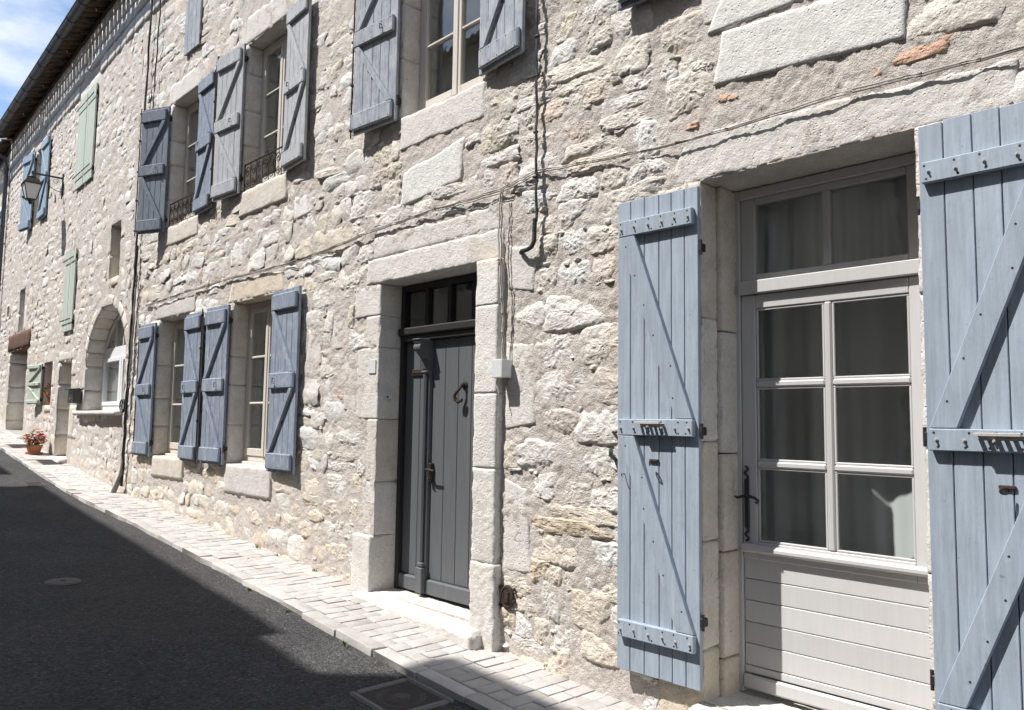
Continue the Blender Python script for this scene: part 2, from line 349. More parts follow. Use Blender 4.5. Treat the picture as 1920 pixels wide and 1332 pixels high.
# ------------------------------------------------------------------ houses: rubble facade generator
def tint_for(x,z,kind=0):
    r=random.random(); zr=z-zg(-x if x>X0 else 11.5)
    if r<.45: c=np.array((.71,.68,.635))
    elif r<.70: c=np.array((.70,.65,.585))
    elif r<.80: c=np.array((.67,.61,.52))
    elif r<.95: c=np.array((.735,.72,.69))
    elif r<.99: c=np.array((.64,.57,.51))
    else: c=np.array((.66,.575,.50))
    if zr<.9 and random.random()<.6: c=c*np.array((.98,.92,.84))
    return c*random.uniform(.93,1.05)
RINGS=np.array([0.0,.14,.27,.4,.52,.63,.73,.82,.89,.95,1.0]); RING2=np.array([0.0,.08,.16,.24,.32,.40,.47,.54,.61,.67,.73,.79,.84,.88,.92,.96,1.0])
def stone_mesh(cx,cz,a,b,proud,seg,rings,boxy,tilt,yflip=0):
    th=np.linspace(0,2*np.pi,seg,endpoint=False); c,s=np.cos(th),np.sin(th)
    rr=np.full(seg,9.0); ph=random.uniform(0,100)
    sides=[(k*np.pi/2+random.gauss(0,.13),random.uniform(.86,1.03)) for k in range(4)]+[(np.pi/4+k*np.pi/2+random.gauss(0,.25),random.uniform(.98,1.32)) for k in range(4) if random.random()<.75]
    for f_,d_ in sides:
        q=np.cos(th-f_); rr=np.where(q>.05,np.minimum(rr,d_/np.maximum(q,.05)),rr)
    wob=vnoise(np.stack([c*2.2+ph,s*2.2+ph*.7,np.full(seg,ph)],1))*.08+vnoise(np.stack([c*6+ph,s*6,np.full(seg,ph*1.3)],1))*.07
    rr=rr*(1+wob); ox,oz=rr*c*a,rr*s*b
    sk=random.uniform(-.2,.2); ox=ox+sk*oz
    v=[];n=len(rings)
    R_=rings[1:,None]; px=np.concatenate([[0],(R_*ox).ravel()]); pz=np.concatenate([[0],(R_*oz).ravel()]); r=np.concatenate([[0],np.repeat(rings[1:],seg)])
    size=max(.05,min(a,b)); h=proud*np.ones_like(px)
    for k in range(4):
        d=random.uniform(0,2*np.pi); e=(px*np.cos(d)/a+pz*np.sin(d)/b); h=h-np.maximum(0,e-random.uniform(-.1,.55))*random.uniform(.004,.026)*(size/.08)**.5
    h=h+tilt[0]*px+tilt[1]*pz
    P=np.stack([px+cx,pz+cz,np.full_like(px,ph)],1)
    am=.5+.5*min(1,size/.08)
    h=h+am*(.0075*fbm(P,14,2,.6)+.0042*fbm(P+3,33,3,.66,True)+.0065*fbm(P,60,2,.7))
    edge=np.clip((r-.82)/.18,0,1); h=h-((.014 if seg>=44 else .010 if seg>20 else .007)*edge**1.4)
    v=np.stack([px+cx,-h,pz+cz],1)
    f=[];
    for j in range(seg): f.append((0,0,0,0))
    tri=np.stack([np.zeros(seg,int),1+np.arange(seg),1+(np.arange(seg)+1)%seg],1)
    tris=[tri]
    for i in range(n-2):
        A=1+i*seg+np.arange(seg); B=1+i*seg+(np.arange(seg)+1)%seg; C=A+seg; D=B+seg
        tris.append(np.stack([A,C,B],1)); tris.append(np.stack([B,C,D],1))
    return v,np.concatenate(tris)
def rough_block(name,quad,yf,yb,parent,m,tint,seg=.03,amp=.003,r=.0025,chip=.006,freq=40):
    """hewn block: quad = BL,BR,TR,TL corners (x,z) on the face, from y=yf back to y=yb"""
    q=np.array(quad,float); W=max(np.linalg.norm(q[1]-q[0]),.02); H=max(np.linalg.norm(q[3]-q[0]),.02); D=yb-yf
    nx,nz,ny=[max(2,int(round(e/seg))) for e in (W,H,min(D,.4))]; r=min(r,W*.4,H*.4,D*.4)
    idx={};P=[]
    def vid(i,j,k):
        if (i,j,k) not in idx: idx[(i,j,k)]=len(P); P.append((i/nx*W,j/ny*D,k/nz*H))
        return idx[(i,j,k)]
    F=[]
    for i in range(nx):
        for k in range(nz): F.append((vid(i,0,k),vid(i+1,0,k),vid(i+1,0,k+1),vid(i,0,k+1)))
    for j in range(ny):
        for k in range(nz):
            F.append((vid(0,j,k),vid(0,j,k+1),vid(0,j+1,k+1),vid(0,j+1,k))); F.append((vid(nx,j,k),vid(nx,j+1,k),vid(nx,j+1,k+1),vid(nx,j,k+1)))
        for i in range(nx):
            F.append((vid(i,j,0),vid(i,j+1,0),vid(i+1,j+1,0),vid(i+1,j,0))); F.append((vid(i,j,nz),vid(i+1,j,nz),vid(i+1,j+1,nz),vid(i,j+1,nz)))
    p=np.array(P); dim=np.array([W,D,H]); inner=np.clip(p,r,dim-r); inner[:,1]=np.clip(p[:,1],r,D)
    dv=p-inner; ln=np.linalg.norm(dv,axis=1,keepdims=True); nrm=np.where(ln>1e-9,dv/np.maximum(ln,1e-9),0); base=inner+nrm*r
    off=np.array([q[0][0],yf,q[0][1]]); wp=base+off
    ne=((p[:,0]<1e-6)|(p[:,0]>W-1e-6)).astype(int)+((p[:,2]<1e-6)|(p[:,2]>H-1e-6))+(p[:,1]<1e-6)
    d=amp*fbm(wp,freq,3,.6)-np.where(ne>1,chip*np.maximum(0,fbm(wp,9,3,.6)+.15)*1.6,0)
    base=base+nrm*d[:,None]
    u,v_=base[:,0]/W,base[:,2]/H; u=u[:,None]; v_=v_[:,None]
    xz=(q[0]*(1-u)+q[1]*u)*(1-v_)+(q[3]*(1-u)+q[2]*u)*v_
    me=mesh_np(name,np.stack([xz[:,0],yf+base[:,1],xz[:,1]],1),F,np.array(tint),True)
    return obj(name,me,m,parent)
def B(x0,x1,z0,z1): return [(x0,z0),(x1,z0),(x1,z1),(x0,z1)]
PALE=(.69,.66,.62); WARM=(.66,.605,.53); GREYS=(.63,.60,.565); WHITE=(.73,.715,.685); OCH=(.64,.56,.455)
def facade(house,xs,zs,openings,excl,holes,style,detail,max_single,zbase):
    """mortar sheet with openings cut out, plus rubble stones set in it"""
    xs=np.unique(np.round(np.concatenate([xs]+[np.array([o[0],o[1]]) for o in openings]),4)); zs=np.unique(np.round(np.concatenate([zs]+[np.array([o[2],o[3]]) for o in openings]),4))
    gx,gz=np.meshgrid(xs,zs,indexing='ij'); P=np.stack([gx.ravel(),gz.ravel(),np.zeros(gx.size)],1)
    h=-.003+.008*fbm(P,1.1,2)+.011*fbm(P+5,6,3,.55)+.012*fbm(P+9,24,4,.7)
    V=np.stack([P[:,0],-h,P[:,1]],1); nx,nz=len(xs),len(zs)
    i,j=np.meshgrid(np.arange(nx-1),np.arange(nz-1),indexing='ij'); cx=(xs[i]+xs[i+1])/2; cz=(zs[j]+zs[j+1])/2; keep=np.ones(cx.shape,bool)
    for o in openings: keep&=~((cx>o[0])&(cx<o[1])&(cz>o[2])&(cz<o[3]))
    for hf in holes: keep&=~hf(cx,cz)
    a=(i*nz+j)[keep]; F=np.stack([a,a+nz,a+nz+1,a+1],1)
    wall=obj('wall',mesh_np('wall',V,F),M['mortar'],house)
    stones=[]; z=zbase; x_lo,x_hi=xs[0]+.05,xs[-1]-.05; ztop=style['ztop']
    bl=[(o[0]-.02,o[1]+.02,o[2]-.02,o[3]+.02) for o in openings]+list(excl)
    while z<ztop:
        H=random.uniform(*style['h']); iv=[(x_lo,x_hi)]
        for q in bl:
            ov=min(z+H,q[3])-max(z,q[2])
            if ov>.12*H:
                nv=[]
                for s,e in iv:
                    if q[1]<=s or q[0]>=e: nv.append((s,e)); continue
                    if q[0]-s>.05: nv.append((s,q[0]))
                    if e-q[1]>.05: nv.append((q[1],e))
                iv=nv
        for s,e in iv:
            x=s
            while x<e-.05:
                L=H*random.uniform(.75,2.3)*style.get('lw',1.0)
                if random.random()<.12: L*=1.5
                if e-(x+L)<.09: L=e-x
                dens=style['dens'](x,z)
                if not any(hf(np.array([x+L/2]),np.array([z+H/2]))[0] for hf in holes):
                    if L>.32 and H>.17 and random.random()<.25:   # a stone over a thinner one
                        k=random.uniform(.4,.6); parts=[(x,L,z,H*k),(x,L,z+H*k,H*(1-k))]
                    else: parts=[(x,L,z,H)]
                    for (px,pL,pz,pH) in parts:
                        if random.random()>dens[1]: continue
                        f=random.uniform(dens[0]-.09,dens[0]+.07)
                        wz=.03*math.sin(px*1.3+pz*2)+random.gauss(0,.008)
                        stones.append((px+pL/2+random.gauss(0,.01),pz+pH/2+wz,max(.03,pL/2*f),max(.025,pH/2*f)))
                        for _k in range(random.choice((0,1,1,2)) if px>-7 and style.get('chips') else (random.random()<.25)): stones.append((px+pL*random.uniform(0,1),pz+pH*random.choice((.03,.97,random.random()))+wz,random.uniform(.014,.045),random.uniform(.009,.022)))
                x+=L
        z+=H
    return wall,stones
def finish_stones(wall,stones,M_loc,max_single,seg_near,seg_far,mat):
    """the stones that show largest become single stones, the rest one rubble mesh"""
    rec=[]
    cp=Vector((0,-CAM_D,CAM_Z))
    for s in stones:
        p=M_loc@Vector((s[0],0,s[1])); d=(p-cp); 
        q=(ex.dot(d),ey.dot(d),-ez.dot(d)); inv=q[2]>.3 and abs(q[0]/q[2]*F_PX)<990 and abs(q[1]/q[2]*F_PX)<700
        rec.append((s[2]*s[3]/d.length**2*abs(d.y)/d.length if inv else 0,d.length,s))
    rec.sort(key=lambda r:-r[0]); rv=[];rf=[];rt=[];nv=0
    for n,(ar,dist,s) in enumerate(rec):
        near=dist<7 and ar>0
        seg,rings=(64,RING2) if near and n<max_single and s[2]>.05 else (44,RINGS) if near and s[2]>.05 else ((26,RINGS[[0,2,4,6,7,9,10]]) if dist<12 and ar>0 else (14,RINGS[[0,4,7,10]]))
        pr=random.choice((.001,.003,.005,.007,.010)) if dist<7.5 else random.uniform(.001,.008) if dist<12 else random.uniform(-.001,.004)
        v,f=stone_mesh(s[0],s[1],s[2]*1.08,s[3]*1.08,pr,seg,rings,random.uniform(2.3,5.5),(random.gauss(0,.045),random.gauss(0,.055)))
        t=tint_for(s[0],s[1])
        if n<max_single: obj('stone',mesh_np('stone',v,f,t),mat,wall)
        else: rv.append(v); rf.append(f+nv); rt.append(np.repeat(t[None],len(v),0)); nv+=len(v)
    if rv: tag(obj('rubble',mesh_np('rubble',np.concatenate(rv),np.concatenate(rf),np.concatenate(rt)),mat,wall),kind='stuff')
# ------------------------------------------------------------------ joinery builders
def shutter(house,hx,side,z0,z1,wd,m,kind='K',angle=0,y=-.05,nplank=5,seed=0,rod=False,ring=True,label=None):
    """hx: hinge x; side: +1 opens to +x, -1 to -x; angle: swing away from the wall"""
    rs=random.Random(seed*31+5); sh=empty('shutter',(hx,y,z0),(0,0,-side*R(angle)),house); H=z1-z0; X=lambda a:side*a
    if label: sh['label']=label
    def bx(name,a,b,y0,y1,c,d,mm=m,bev=.003,lean=0):
        q=MB(); q.box(min(X(a),X(b)),max(X(a),X(b)),y0,y1,c,d,bev); return q.build(name,mm,sh)
    cuts=[0]; 
    for i in range(nplank): cuts.append(cuts[-1]+rs.uniform(.85,1.15))
    cuts=[c/cuts[-1]*wd for c in cuts]
    for i in range(nplank):
        o=bx('plank',cuts[i]+.0022,cuts[i+1]-.0022,0+rs.uniform(0,.0018),.027,rs.uniform(0,.006),H-rs.uniform(0,.008),bev=.0025)
    if kind=='Z': bats=[(.185,.275),(1.275,1.365),(2.395,2.485)]; ba,bb=.02,wd-.03
    elif kind=='K': bats=[(H*.018,H*.105),(H*.455,H*.54),(H*.885,H*.975)]; ba,bb=.03,wd-.015
    elif kind=='P': bats=[]; ba,bb=.02,wd-.02
    for c,d in bats: 
        bx('batten',ba,bb,-.032 if kind=='Z' else -.030,.001,c,d,bev=.004 if kind=='Z' else .009)
    def brace(x_top,zt,x_bot,zb,wdt):
        a=Vector((X(x_top),0,zt)); b=Vector((X(x_bot),0,zb)); hw=wdt/2
        pts=[(a.x-hw,zt),(a.x+hw,zt),(b.x+hw,zb),(b.x-hw,zb)]; q=MB(); q.prism(pts,-.0305 if kind=='Z' else -.0265,.001)
        bmesh.ops.bevel(q.bm,geom=[e for e in q.bm.edges],offset=.003,segments=1,affect='EDGES'); return q.build('brace',m,sh)
    if len(bats)==3:
        if kind=='Z':
            brace(wd-.085,bats[2][0]-.002,.075,bats[1][1]+.002,.105); brace(wd-.085,bats[1][0]-.002,.075,bats[0][1]+.002,.105)
        else:
            brace(.06,bats[2][0]-.002,wd-.06,bats[1][1]+.002,.062); brace(wd-.06,bats[1][0]-.002,.06,bats[0][1]+.002,.062)
    # bolts and nail heads
    if kind=='Z':
        for c,d in bats:
            for i in range(nplank):
                xc=(cuts[i]+cuts[i+1])/2; xc=min(max(xc,ba+.02),bb-.02)
                q=MB(); q.lathe([(.0075,0),(.0075,.006),(.0045,.006),(.0045,.016)],n=8,M=Matrix.Translation((X(xc),-.031,(c+d)/2+rs.uniform(-.006,.006)))@Matrix.Rotation(R(90),4,'X')); q.build('bolt',M['steel'],sh)
                for e in (c+.016,d-.016):
                    q=MB(); q.lathe([(.0052,0),(.0048,.0016)],n=8,M=Matrix.Translation((X(xc+rs.uniform(-.025,.025)),-.0315,e))@Matrix.Rotation(R(90),4,'X')); q.build('nail_head',M['iron'],sh)
        for (xa,za,xb,zb) in ((wd-.085,bats[2][0],.075,bats[1][1]),(wd-.085,bats[1][0],.075,bats[0][1])):
            for i in range(6):
                f=(i+.35)/6; q=MB(); q.lathe([(.005,0),(.0046,.0016)],n=8,M=Matrix.Translation((X(xa+(xb-xa)*f+rs.choice((-.025,.025))),-.030,za+(zb-za)*f))@Matrix.Rotation(R(90),4,'X')); q.build('nail_head',M['iron'],sh)
        c,d=bats[1]; q=MB(); xa=wd*.36; zc=(c+d)/2+.018; Lp=.16     # perforated catch plate
        for y0,y1,zz in ((-.082,-.070,.013),(-.042,-.029,.004)): q.box(min(X(xa),X(xa+Lp)),max(X(xa),X(xa+Lp)),y0,y1,zc,zc+zz,.0012)
        for i in range(6): u=xa+.006+i*(Lp-.012)/5; q.box(X(u)-.009,X(u)+.009,-.0705,-.0415,zc+.0004,zc+.0036,.0006)
        q.box(min(X(xa),X(xa+Lp)),max(X(xa),X(xa+Lp)),-.034,-.030,zc-.012,zc-.0005,.0008); q.build('bar_catch',M['steel'],sh)
        q=MB(); q.tube([(X(wd*.52)+side*.012*math.cos(u),-.03-.028*(1-math.cos(u))/2,1.13+.012*math.sin(u)) for u in np.linspace(0,2*math.pi,14)[:-1]],.004,6,True); q.box(X(wd*.52)-.03,X(wd*.52)+.03,-.012,0,1.135,1.15,.003); q.build('ring_latch',M['rust'],sh)
        q=MB(); q.tube([(X(wd*.9),0,1.06),(X(wd*.9),-.03,1.06),(X(wd*.88),-.035,1.045)],.003,6); q.build('hook',M['rust'],sh)
    elif kind=='K':
        for c,d in bats:
            for i in range(5):
                for e in (c+.02,d-.02):
                    q=MB(); q.lathe([(.0055,0),(.005,.0018)],n=6,M=Matrix.Translation((X(ba+.03+(bb-ba-.06)*i/4),-.0295,e+rs.uniform(-.004,.004)))@Matrix.Rotation(R(90),4,'X')); q.build('nail_head',M['iron'],sh)
        if ring:
            zc=H*.29; xc=wd*.55; q=MB(); q.box(X(xc)-.007,X(xc)+.007,-.006,.002,zc-.05,zc+.05,.002); q.tube([(X(xc)-.012+.018*math.cos(u),-.022,zc+.018+.018*math.sin(u)) for u in np.linspace(0,2*math.pi,13)[:-1]],.0035,6,True); q.build('ring_latch',M['rust'],sh)
            q=MB(); q.tube([(X(wd*.3),-.03,H*.51),(X(wd*.3),-.05,H*.51),(X(wd*.3),-.05,H*.485),(X(wd*.3)+.03,-.05,H*.482)],.0045,6); q.build('stay_hook',M['iron'],sh)
    if rod:
        q=MB(); q.tube([(X(wd+.012),.0,-.02),(X(wd+.012),.0,H*.5),(X(wd+.012),.0,H+.02)],.007,7)
        for zz in (.03,.27,.5,.75,.97): q.box(X(wd+.012)-.012,X(wd+.012)+.012,-.014,.014,H*zz-.012,H*zz+.012,.003)
        q.build('bolt_rod',M['rust'],sh)
    for zz in ((.13,.5,.87) if kind=='Z' else (.1,.9)):
        q=MB(); q.box(-.011+X(-.006),.011+X(-.006),.004,.05,H*zz-.022,H*zz+.022,.004); q.tube([(X(-.010),.012,H*zz-.04),(X(-.010),.012,H*zz+.04)],.008,8); q.build('hinge',M['rust'] if kind!='Z' else M['iron'],sh)
    return sh
def casement(house,x0,x1,z0,z1,y,rows,m,fr=.05,leaf=.045,bar=.024,split=True,extra=None):
    w_=empty('window',((x0+x1)/2,y,z0),(0,0,0),house); cx=(x0+x1)/2
    def bx(name,a,b,y0,y1,c,d,mm=m,bev=.004): q=MB(); q.box(a-cx,b-cx,y0,y1,c-z0,d-z0,bev); return q.build(name,mm,w_)
    for a,b,c,d in ((x0,x0+fr,z0,z1),(x1-fr,x1,z0,z1),(x0+fr,x1-fr,z1-fr,z1),(x0+fr,x1-fr,z0,z0+fr)): bx('frame',a,b,0,.06,c,d)
    spans=[(x0+fr+.002,cx-.001),(cx+.001,x1-fr-.002)] if split else [(x0+fr+.002,x1-fr-.002)]
    a0,a1=z0+fr+.002,z1-fr-.002
    for (a,b) in spans:
        for p,q,c,d in ((a,a+leaf,a0,a1),(b-leaf,b,a0,a1),(a+leaf,b-leaf,a1-leaf,a1),(a+leaf,b-leaf,a0,a0+leaf*1.5)): bx('sash',p,q,-.012,.035,c,d)
        zb0=a0+leaf*1.5; hh=(a1-leaf-zb0-bar*(rows-1))/rows
        for r in range(rows):
            c=zb0+r*(hh+bar); q=MB(); q.box(a+leaf-.004-cx,b-leaf+.004-cx,.012,.016,c-.004-z0,c+hh+.004-z0,0); q.build('pane',M['glass'],w_)
            if r: bx('glazing_bar',a+leaf,b-leaf,-.008,.03,c-bar,c,bev=.006)
    if split: bx('cover_strip',cx-.02,cx+.02,-.022,-.0125,a0,a1)
    return w_
def curtain(name,x0,x1,z0,z1,y,m,parent=None,label=None,waves=9,amp=.03,seed=0):
    n=140; xs=np.linspace(x0,x1,n); zs=np.linspace(z0,z1,24); v=[];f=[]
    for i,x in enumerate(xs):
        for j,z in enumerate(zs):
            u=(x-x0)/(x1-x0); fl=1-.5*j/23; v.append((x,y+amp*fl*(math.sin(u*waves*6.28+seed+.6*math.sin(u*9+seed))+.35*math.sin(u*waves*14.1+1.7*seed))-.01*math.cos(z*3),z+(.018*math.sin(u*waves*6.28*.5) if j==23 else 0)))
    for i in range(n-1):
        for j in range(23): a=i*24+j; f.append((a,a+24,a+25,a+1))
    o=obj(name,mesh_np(name,v,f),m,parent)
    if label: tag(o,label,'curtain')
    return o
def jambs(house,x0,x1,z0,z1,depth,seed,m=None,lw=(.15,.32),rw=(.15,.32),seg=.04,tints=(PALE,WARM,PALE),proud=.004,hr=(.3,.55)):
    rs=random.Random(seed); ex_=[]
    for side in (-1,1):
        z=z0; k=rs.randrange(2)
        while z<z1-.02:
            h=rs.uniform(*hr); 
            if z1-(z+h)<.16: h=z1-z
            ww=lw if side<0 else rw; wd=ww[k%2]*rs.uniform(.9,1.15); k+=1; a=(x0-wd,x0) if side<0 else (x1,x1+wd)
            rough_block('jamb_stone',B(a[0]+.001,a[1]-.001 if side>0 else a[1],z+.0004,z+h-.0004),-proud+rs.uniform(-.004,.004),depth,house,M['dressed'],np.array(rs.choice(tints))*rs.uniform(.95,1.04),seg)
            ex_.append((a[0],a[1],z,z+h)); z+=h
    return ex_
# ================================================================== the near house
H1=empty('stone_house'); tag(H1,'pale rubble house with blue shutters, charcoal double door and glazed beige door','house','houses along the sunny side of the street')
DW=.17
OP=dict(lowA=(-10.28,-9.32,1.24,2.94),lowB=(-8.13,-7.15,1.24,2.94),upA=(-10.2,-9.25,4.11,5.73),upB=(-8.06,-7.07,4.13,5.78),upC=(-5.15,-4.15,4.14,5.80),upD=(-2.31,-1.31,4.15,5.80),gd=(-5.36,-4.12,.37,2.82),fd=(-2.345,-1.25,.30,3.02))
ex1=[]
def blk(x0,x1,z0,z1,t=PALE,yf=-.003,yb=.30,quad=None,seg=None,name='dressed_stone',amp=.0028,chip=.013,excl=True,r=.003,freq=55,house=None):
    seg=seg or (.018 if x1>-5.9 and z0<4.2 else .035)
    o=rough_block(name,quad or B(x0,x1,z0,z1),yf,yb,house or H1,M['dressed'],np.array(t)*random.uniform(.93,1.03),seg,amp,r,chip,freq)
    if excl: ex1.append((x0,x1,z0,z1))
    return o
for i,k in enumerate(('lowA','lowB','upA','upB','upC','upD')):
    a,b,c,d=OP[k]; ex1+=jambs(H1,a,b,c,d,.34,20+i,seg=.035 if i in (1,4) else .05)
L_='lintel'; S_='sill_stone'
blk(-10.42,-9.18,2.94,3.15,GREYS,name=L_); blk(-8.27,-7.02,2.94,3.17,OCH,name=L_,quad=[(-8.27,2.94),(-7.02,2.94),(-7.08,3.16),(-8.19,3.17)])
blk(-10.36,-9.12,5.73,6.0,PALE,name=L_); blk(-8.26,-6.92,5.78,6.1,PALE,name=L_); blk(-5.4,-3.9,5.80,6.12,PALE,name=L_); blk(-2.55,-1.05,5.80,6.12,PALE,name=L_)
blk(-10.28,-9.22,3.86,4.11,WARM,name=S_); blk(-8.09,-7.04,3.85,4.13,WARM,name=S_,yf=-.012); blk(-5.15,-4.12,3.87,4.14,PALE,name=S_,yf=-.006); blk(-2.33,-1.29,3.88,4.15,PALE,name=S_)
blk(-10.3,-9.3,.99,1.24,WARM,name=S_,yf=-.012,amp=.008); blk(-8.15,-7.12,.94,1.24,GREYS,name=S_,yf=-.016)
blk(-5.13,-4.34,3.42,3.74,WHITE,yf=-.009,quad=[(-5.12,3.40),(-4.37,3.46),(-4.33,3.78),(-5.1,3.68)]); blk(-2.25,-1.27,3.49,3.78,WHITE,yf=-.010,quad=[(-2.26,3.52),(-1.28,3.44),(-1.26,3.74),(-2.2,3.80)])
blk(-2.28,-1.62,3.81,3.99,WHITE,yf=-.010,quad=[(-2.3,3.82),(-1.6,3.80),(-1.6,3.99),(-2.2,3.99)]); blk(-6.9,-6.62,3.62,3.83,WHITE,yf=.002,quad=[(-6.9,3.6),(-6.6,3.63),(-6.63,3.82),(-6.88,3.84)]); blk(-8.28,-7.95,3.33,3.6,WHITE,yf=.002,quad=[(-8.27,3.34),(-7.95,3.32),(-7.98,3.58),(-8.29,3.61)]); blk(-6.55,-6.28,2.2,2.52,PALE,yf=.002,quad=[(-6.55,2.22),(-6.27,2.19),(-6.3,2.5),(-6.53,2.53)]); blk(-6.1,-5.85,2.32,2.6,PALE,yf=.002); blk(-6.05,-5.82,2.02,2.27,WHITE,yf=.003)
# charcoal door: surround
for x0,x1,z0,z1,yf,t in ((-5.62,-5.36,.30,.80,-.04,PALE),(-5.54,-5.36,.80,1.22,-.004,PALE),(-5.50,-5.36,1.22,1.72,-.005,WARM),(-5.68,-5.36,1.72,2.30,-.004,PALE),(-5.56,-5.36,2.30,2.56,-.003,PALE),(-5.74,-5.36,2.56,2.82,-.004,PALE)):
    blk(x0,x1,z0+.0004,z1-.0004,t,yf,.32,name='jamb_stone')
for z0,z1,t,yf,x1,am in ((.12,.78,PALE,-.068,-3.875,.010),(.78,1.40,PALE,-.055,-3.895,.008),(1.40,1.90,PALE,-.055,-3.895,.003),(1.90,2.50,PALE,-.055,-3.895,.003),(2.50,2.82,WHITE,-.055,-3.895,.003)):
    blk(-4.12,x1,z0+.0004,z1-.0004,t,yf,.32,name='jamb_stone',amp=am,chip=.014 if z1<1 else .006)
blk(-5.56,-3.90,2.82,3.03,PALE,-.012,.32,name=L_); blk(-5.48,-3.93,3.034,3.21,PALE,-.002,.1,name='dressed_stone',amp=.005)
blk(-5.88,-5.68,1.78,2.28,PALE,.001,.1,quad=[(-5.9,1.8),(-5.68,1.76),(-5.69,2.28),(-5.86,2.25)]); blk(-3.86,-3.60,2.58,2.90,PALE,-.001,.1,quad=[(-3.86,2.6),(-3.61,2.56),(-3.58,2.86),(-3.86,2.9)]); blk(-3.86,-3.58,1.66,2.24,PALE,-.001,.1,quad=[(-3.86,1.66),(-3.58,1.70),(-3.60,2.22),(-3.86,2.25)]); blk(-3.85,-3.62,.74,1.34,PALE,-.001,.1,quad=[(-3.86,.74),(-3.60,.76),(-3.65,1.28),(-3.86,1.34)])
blk(-5.42,-3.98,.12,.36,PALE,-.16,.36,name='threshold',quad=[(-5.42,.18),(-3.98,.10),(-3.98,.345),(-5.42,.372)],chip=.03,amp=.007,r=.02)
# glazed door: surround with a rebate behind the shutters
blk(-2.52,-.85,3.02,3.30,PALE,.0,.40,name=L_,quad=[(-2.56,3.02),(-.85,3.02),(-.85,3.21),(-2.44,3.29)],amp=.006,chip=.014)
for z0,z1,t in ((.06,.55,OCH),(.55,1.10,WARM),(1.10,1.62,WARM),(1.62,2.28,PALE),(2.28,3.02,WARM)):
    blk(-2.62,-2.345,z0+.0004,z1-.0004,t,-.004,.15,name='jamb_stone',chip=.008,amp=.006); blk(-2.50,-2.315,z0-.06 if z0>.1 else .06,z1-.066 if z1<3 else 3.018,np.array(t)*1.02,.153,.42,name='jamb_stone',excl=False,chip=.006,amp=.005)
    blk(-1.25,-.98,z0+.0004,z1-.0004,PALE,-.008,.42,name='jamb_stone',chip=.012,amp=.006)
blk(-2.42,-1.18,.08,.295,PALE,-.10,.46,name='threshold',quad=[(-2.42,.06),(-1.18,.02),(-1.18,.27),(-2.38,.295)],chip=.03,amp=.006,r=.02)
# two courses of squared blocks below the eaves
def ashlar(house,x0,x1,z0,rows,seed,ex_):
    rs=random.Random(seed); z=z0
    for hgt in rows:
        x=x0
        while x<x1-.05:
            L=rs.uniform(.24,.46); 
            if x1-(x+L)<.15: L=x1-x
            if not any(min(x+L,q[1])-max(x,q[0])>.01 and min(z+hgt,q[3])-max(z,q[2])>.01 for q in ex_):
                rough_block('ashlar_block',B(x+.005,x+L-.005,z+.005,z+hgt-.005),-.016+rs.uniform(-.004,.004),.12,house,M['dressed'],np.array(rs.choice((PALE,WARM,GREYS,GREYS)))*rs.uniform(.92,1.04),.09,.004,.012,.006)
            x+=L
        z+=hgt
    ex_.append((x0,x1,z0,z))
ashlar(H1,-11.5,-6.0,7.30,(.26,.25,.26,.26),3,ex1)
def dens1(x,z):
    if x>-4.1: return (1.03,.97)
    return (1.06,.99)
xs=np.concatenate([np.arange(-11.5,-7,.026),np.arange(-7,-4.2,.018),np.arange(-4.2,-.75,.0095),np.arange(-.75,2.6,.06)])
zs=np.concatenate([np.arange(-.25,4.4,.0115),np.arange(4.4,8.36,.03)])
wall1,st1=facade(H1,xs,zs,list(OP.values()),ex1,[],dict(h=(.12,.26),dens=dens1,ztop=8.2,chips=True),1,300,-.15)
st1=[s for s in st1 if s[1]>zg(-s[0])-.12]
finish_stones(wall1,st1,Matrix.Identity(4),300,30,14,M['stone'])
for x,z,a,b,rt in ((-1.22,3.355,.125,.03,.1),(-1.42,3.33,.05,.025,.1),(-2.17,3.44,.055,.022,.1),(-2.4,3.34,.04,.015,0),(-6.25,2.63,.06,.012,0),(-5.9,1.9,.07,.014,0),(-7.5,.80,.09,.03,0)):
    v,f=stone_mesh(x,z,a*1.15,b*1.3,.005,44,RINGS,4,(0,0)); obj('brick_chip',mesh_np('brick_chip',v,f,(.60,.40,.30)),M['stone'],wall1)
# ---- windows
for k,rows in (('lowA',3),('lowB',3),('upA',3),('upB',3),('upC',3),('upD',3)):
    a,b,c,d=OP[k]; casement(H1,a+.004,b-.004,c+.03,d-.004,DW,rows,M['cream'],fr=.055,leaf=.05)
    q=MB(); q.box(a+.01,b-.01,DW-.05,DW+.08,c-.004,c+.028,.006); q.build('window_board',M['cream'],H1)
# ---- shutters
shutter(H1,-10.30,-1,1.22,2.91,.55,M['blue_win'],seed=1,rod=True); shutter(H1,-9.31,1,1.22,2.91,.51,M['blue_win'],seed=2,angle=2,rod=True)
shutter(H1,-8.135,-1,1.22,2.92,.52,M['blue_win'],seed=3,angle=2,y=-.055); shutter(H1,-7.135,1,1.21,2.94,.545,M['blue_win'],seed=4,angle=1.5,y=-.055)
shutter(H1,-10.20,-1,4.05,5.70,.47,M['blue_dark'],seed=5,angle=24,label='dark slate blue shutter swung partly away from the wall',rod=True); shutter(H1,-9.24,1,4.08,5.72,.50,M['blue_win'],seed=6,angle=2,rod=True)
shutter(H1,-8.05,-1,4.11,5.78,.56,M['grey_wood'],seed=7,angle=5,rod=True,label='weathered bare grey shutter with flaking paint'); shutter(H1,-7.07,1,4.12,5.78,.49,M['grey_wood'],seed=8,angle=4,label='weathered bare grey shutter with flaking paint')
shutter(H1,-5.16,-1,4.12,5.78,.57,M['blue_worn'],seed=9,angle=5,rod=True); shutter(H1,-4.14,1,4.16,5.80,.50,M['blue_worn'],seed=10,angle=6)
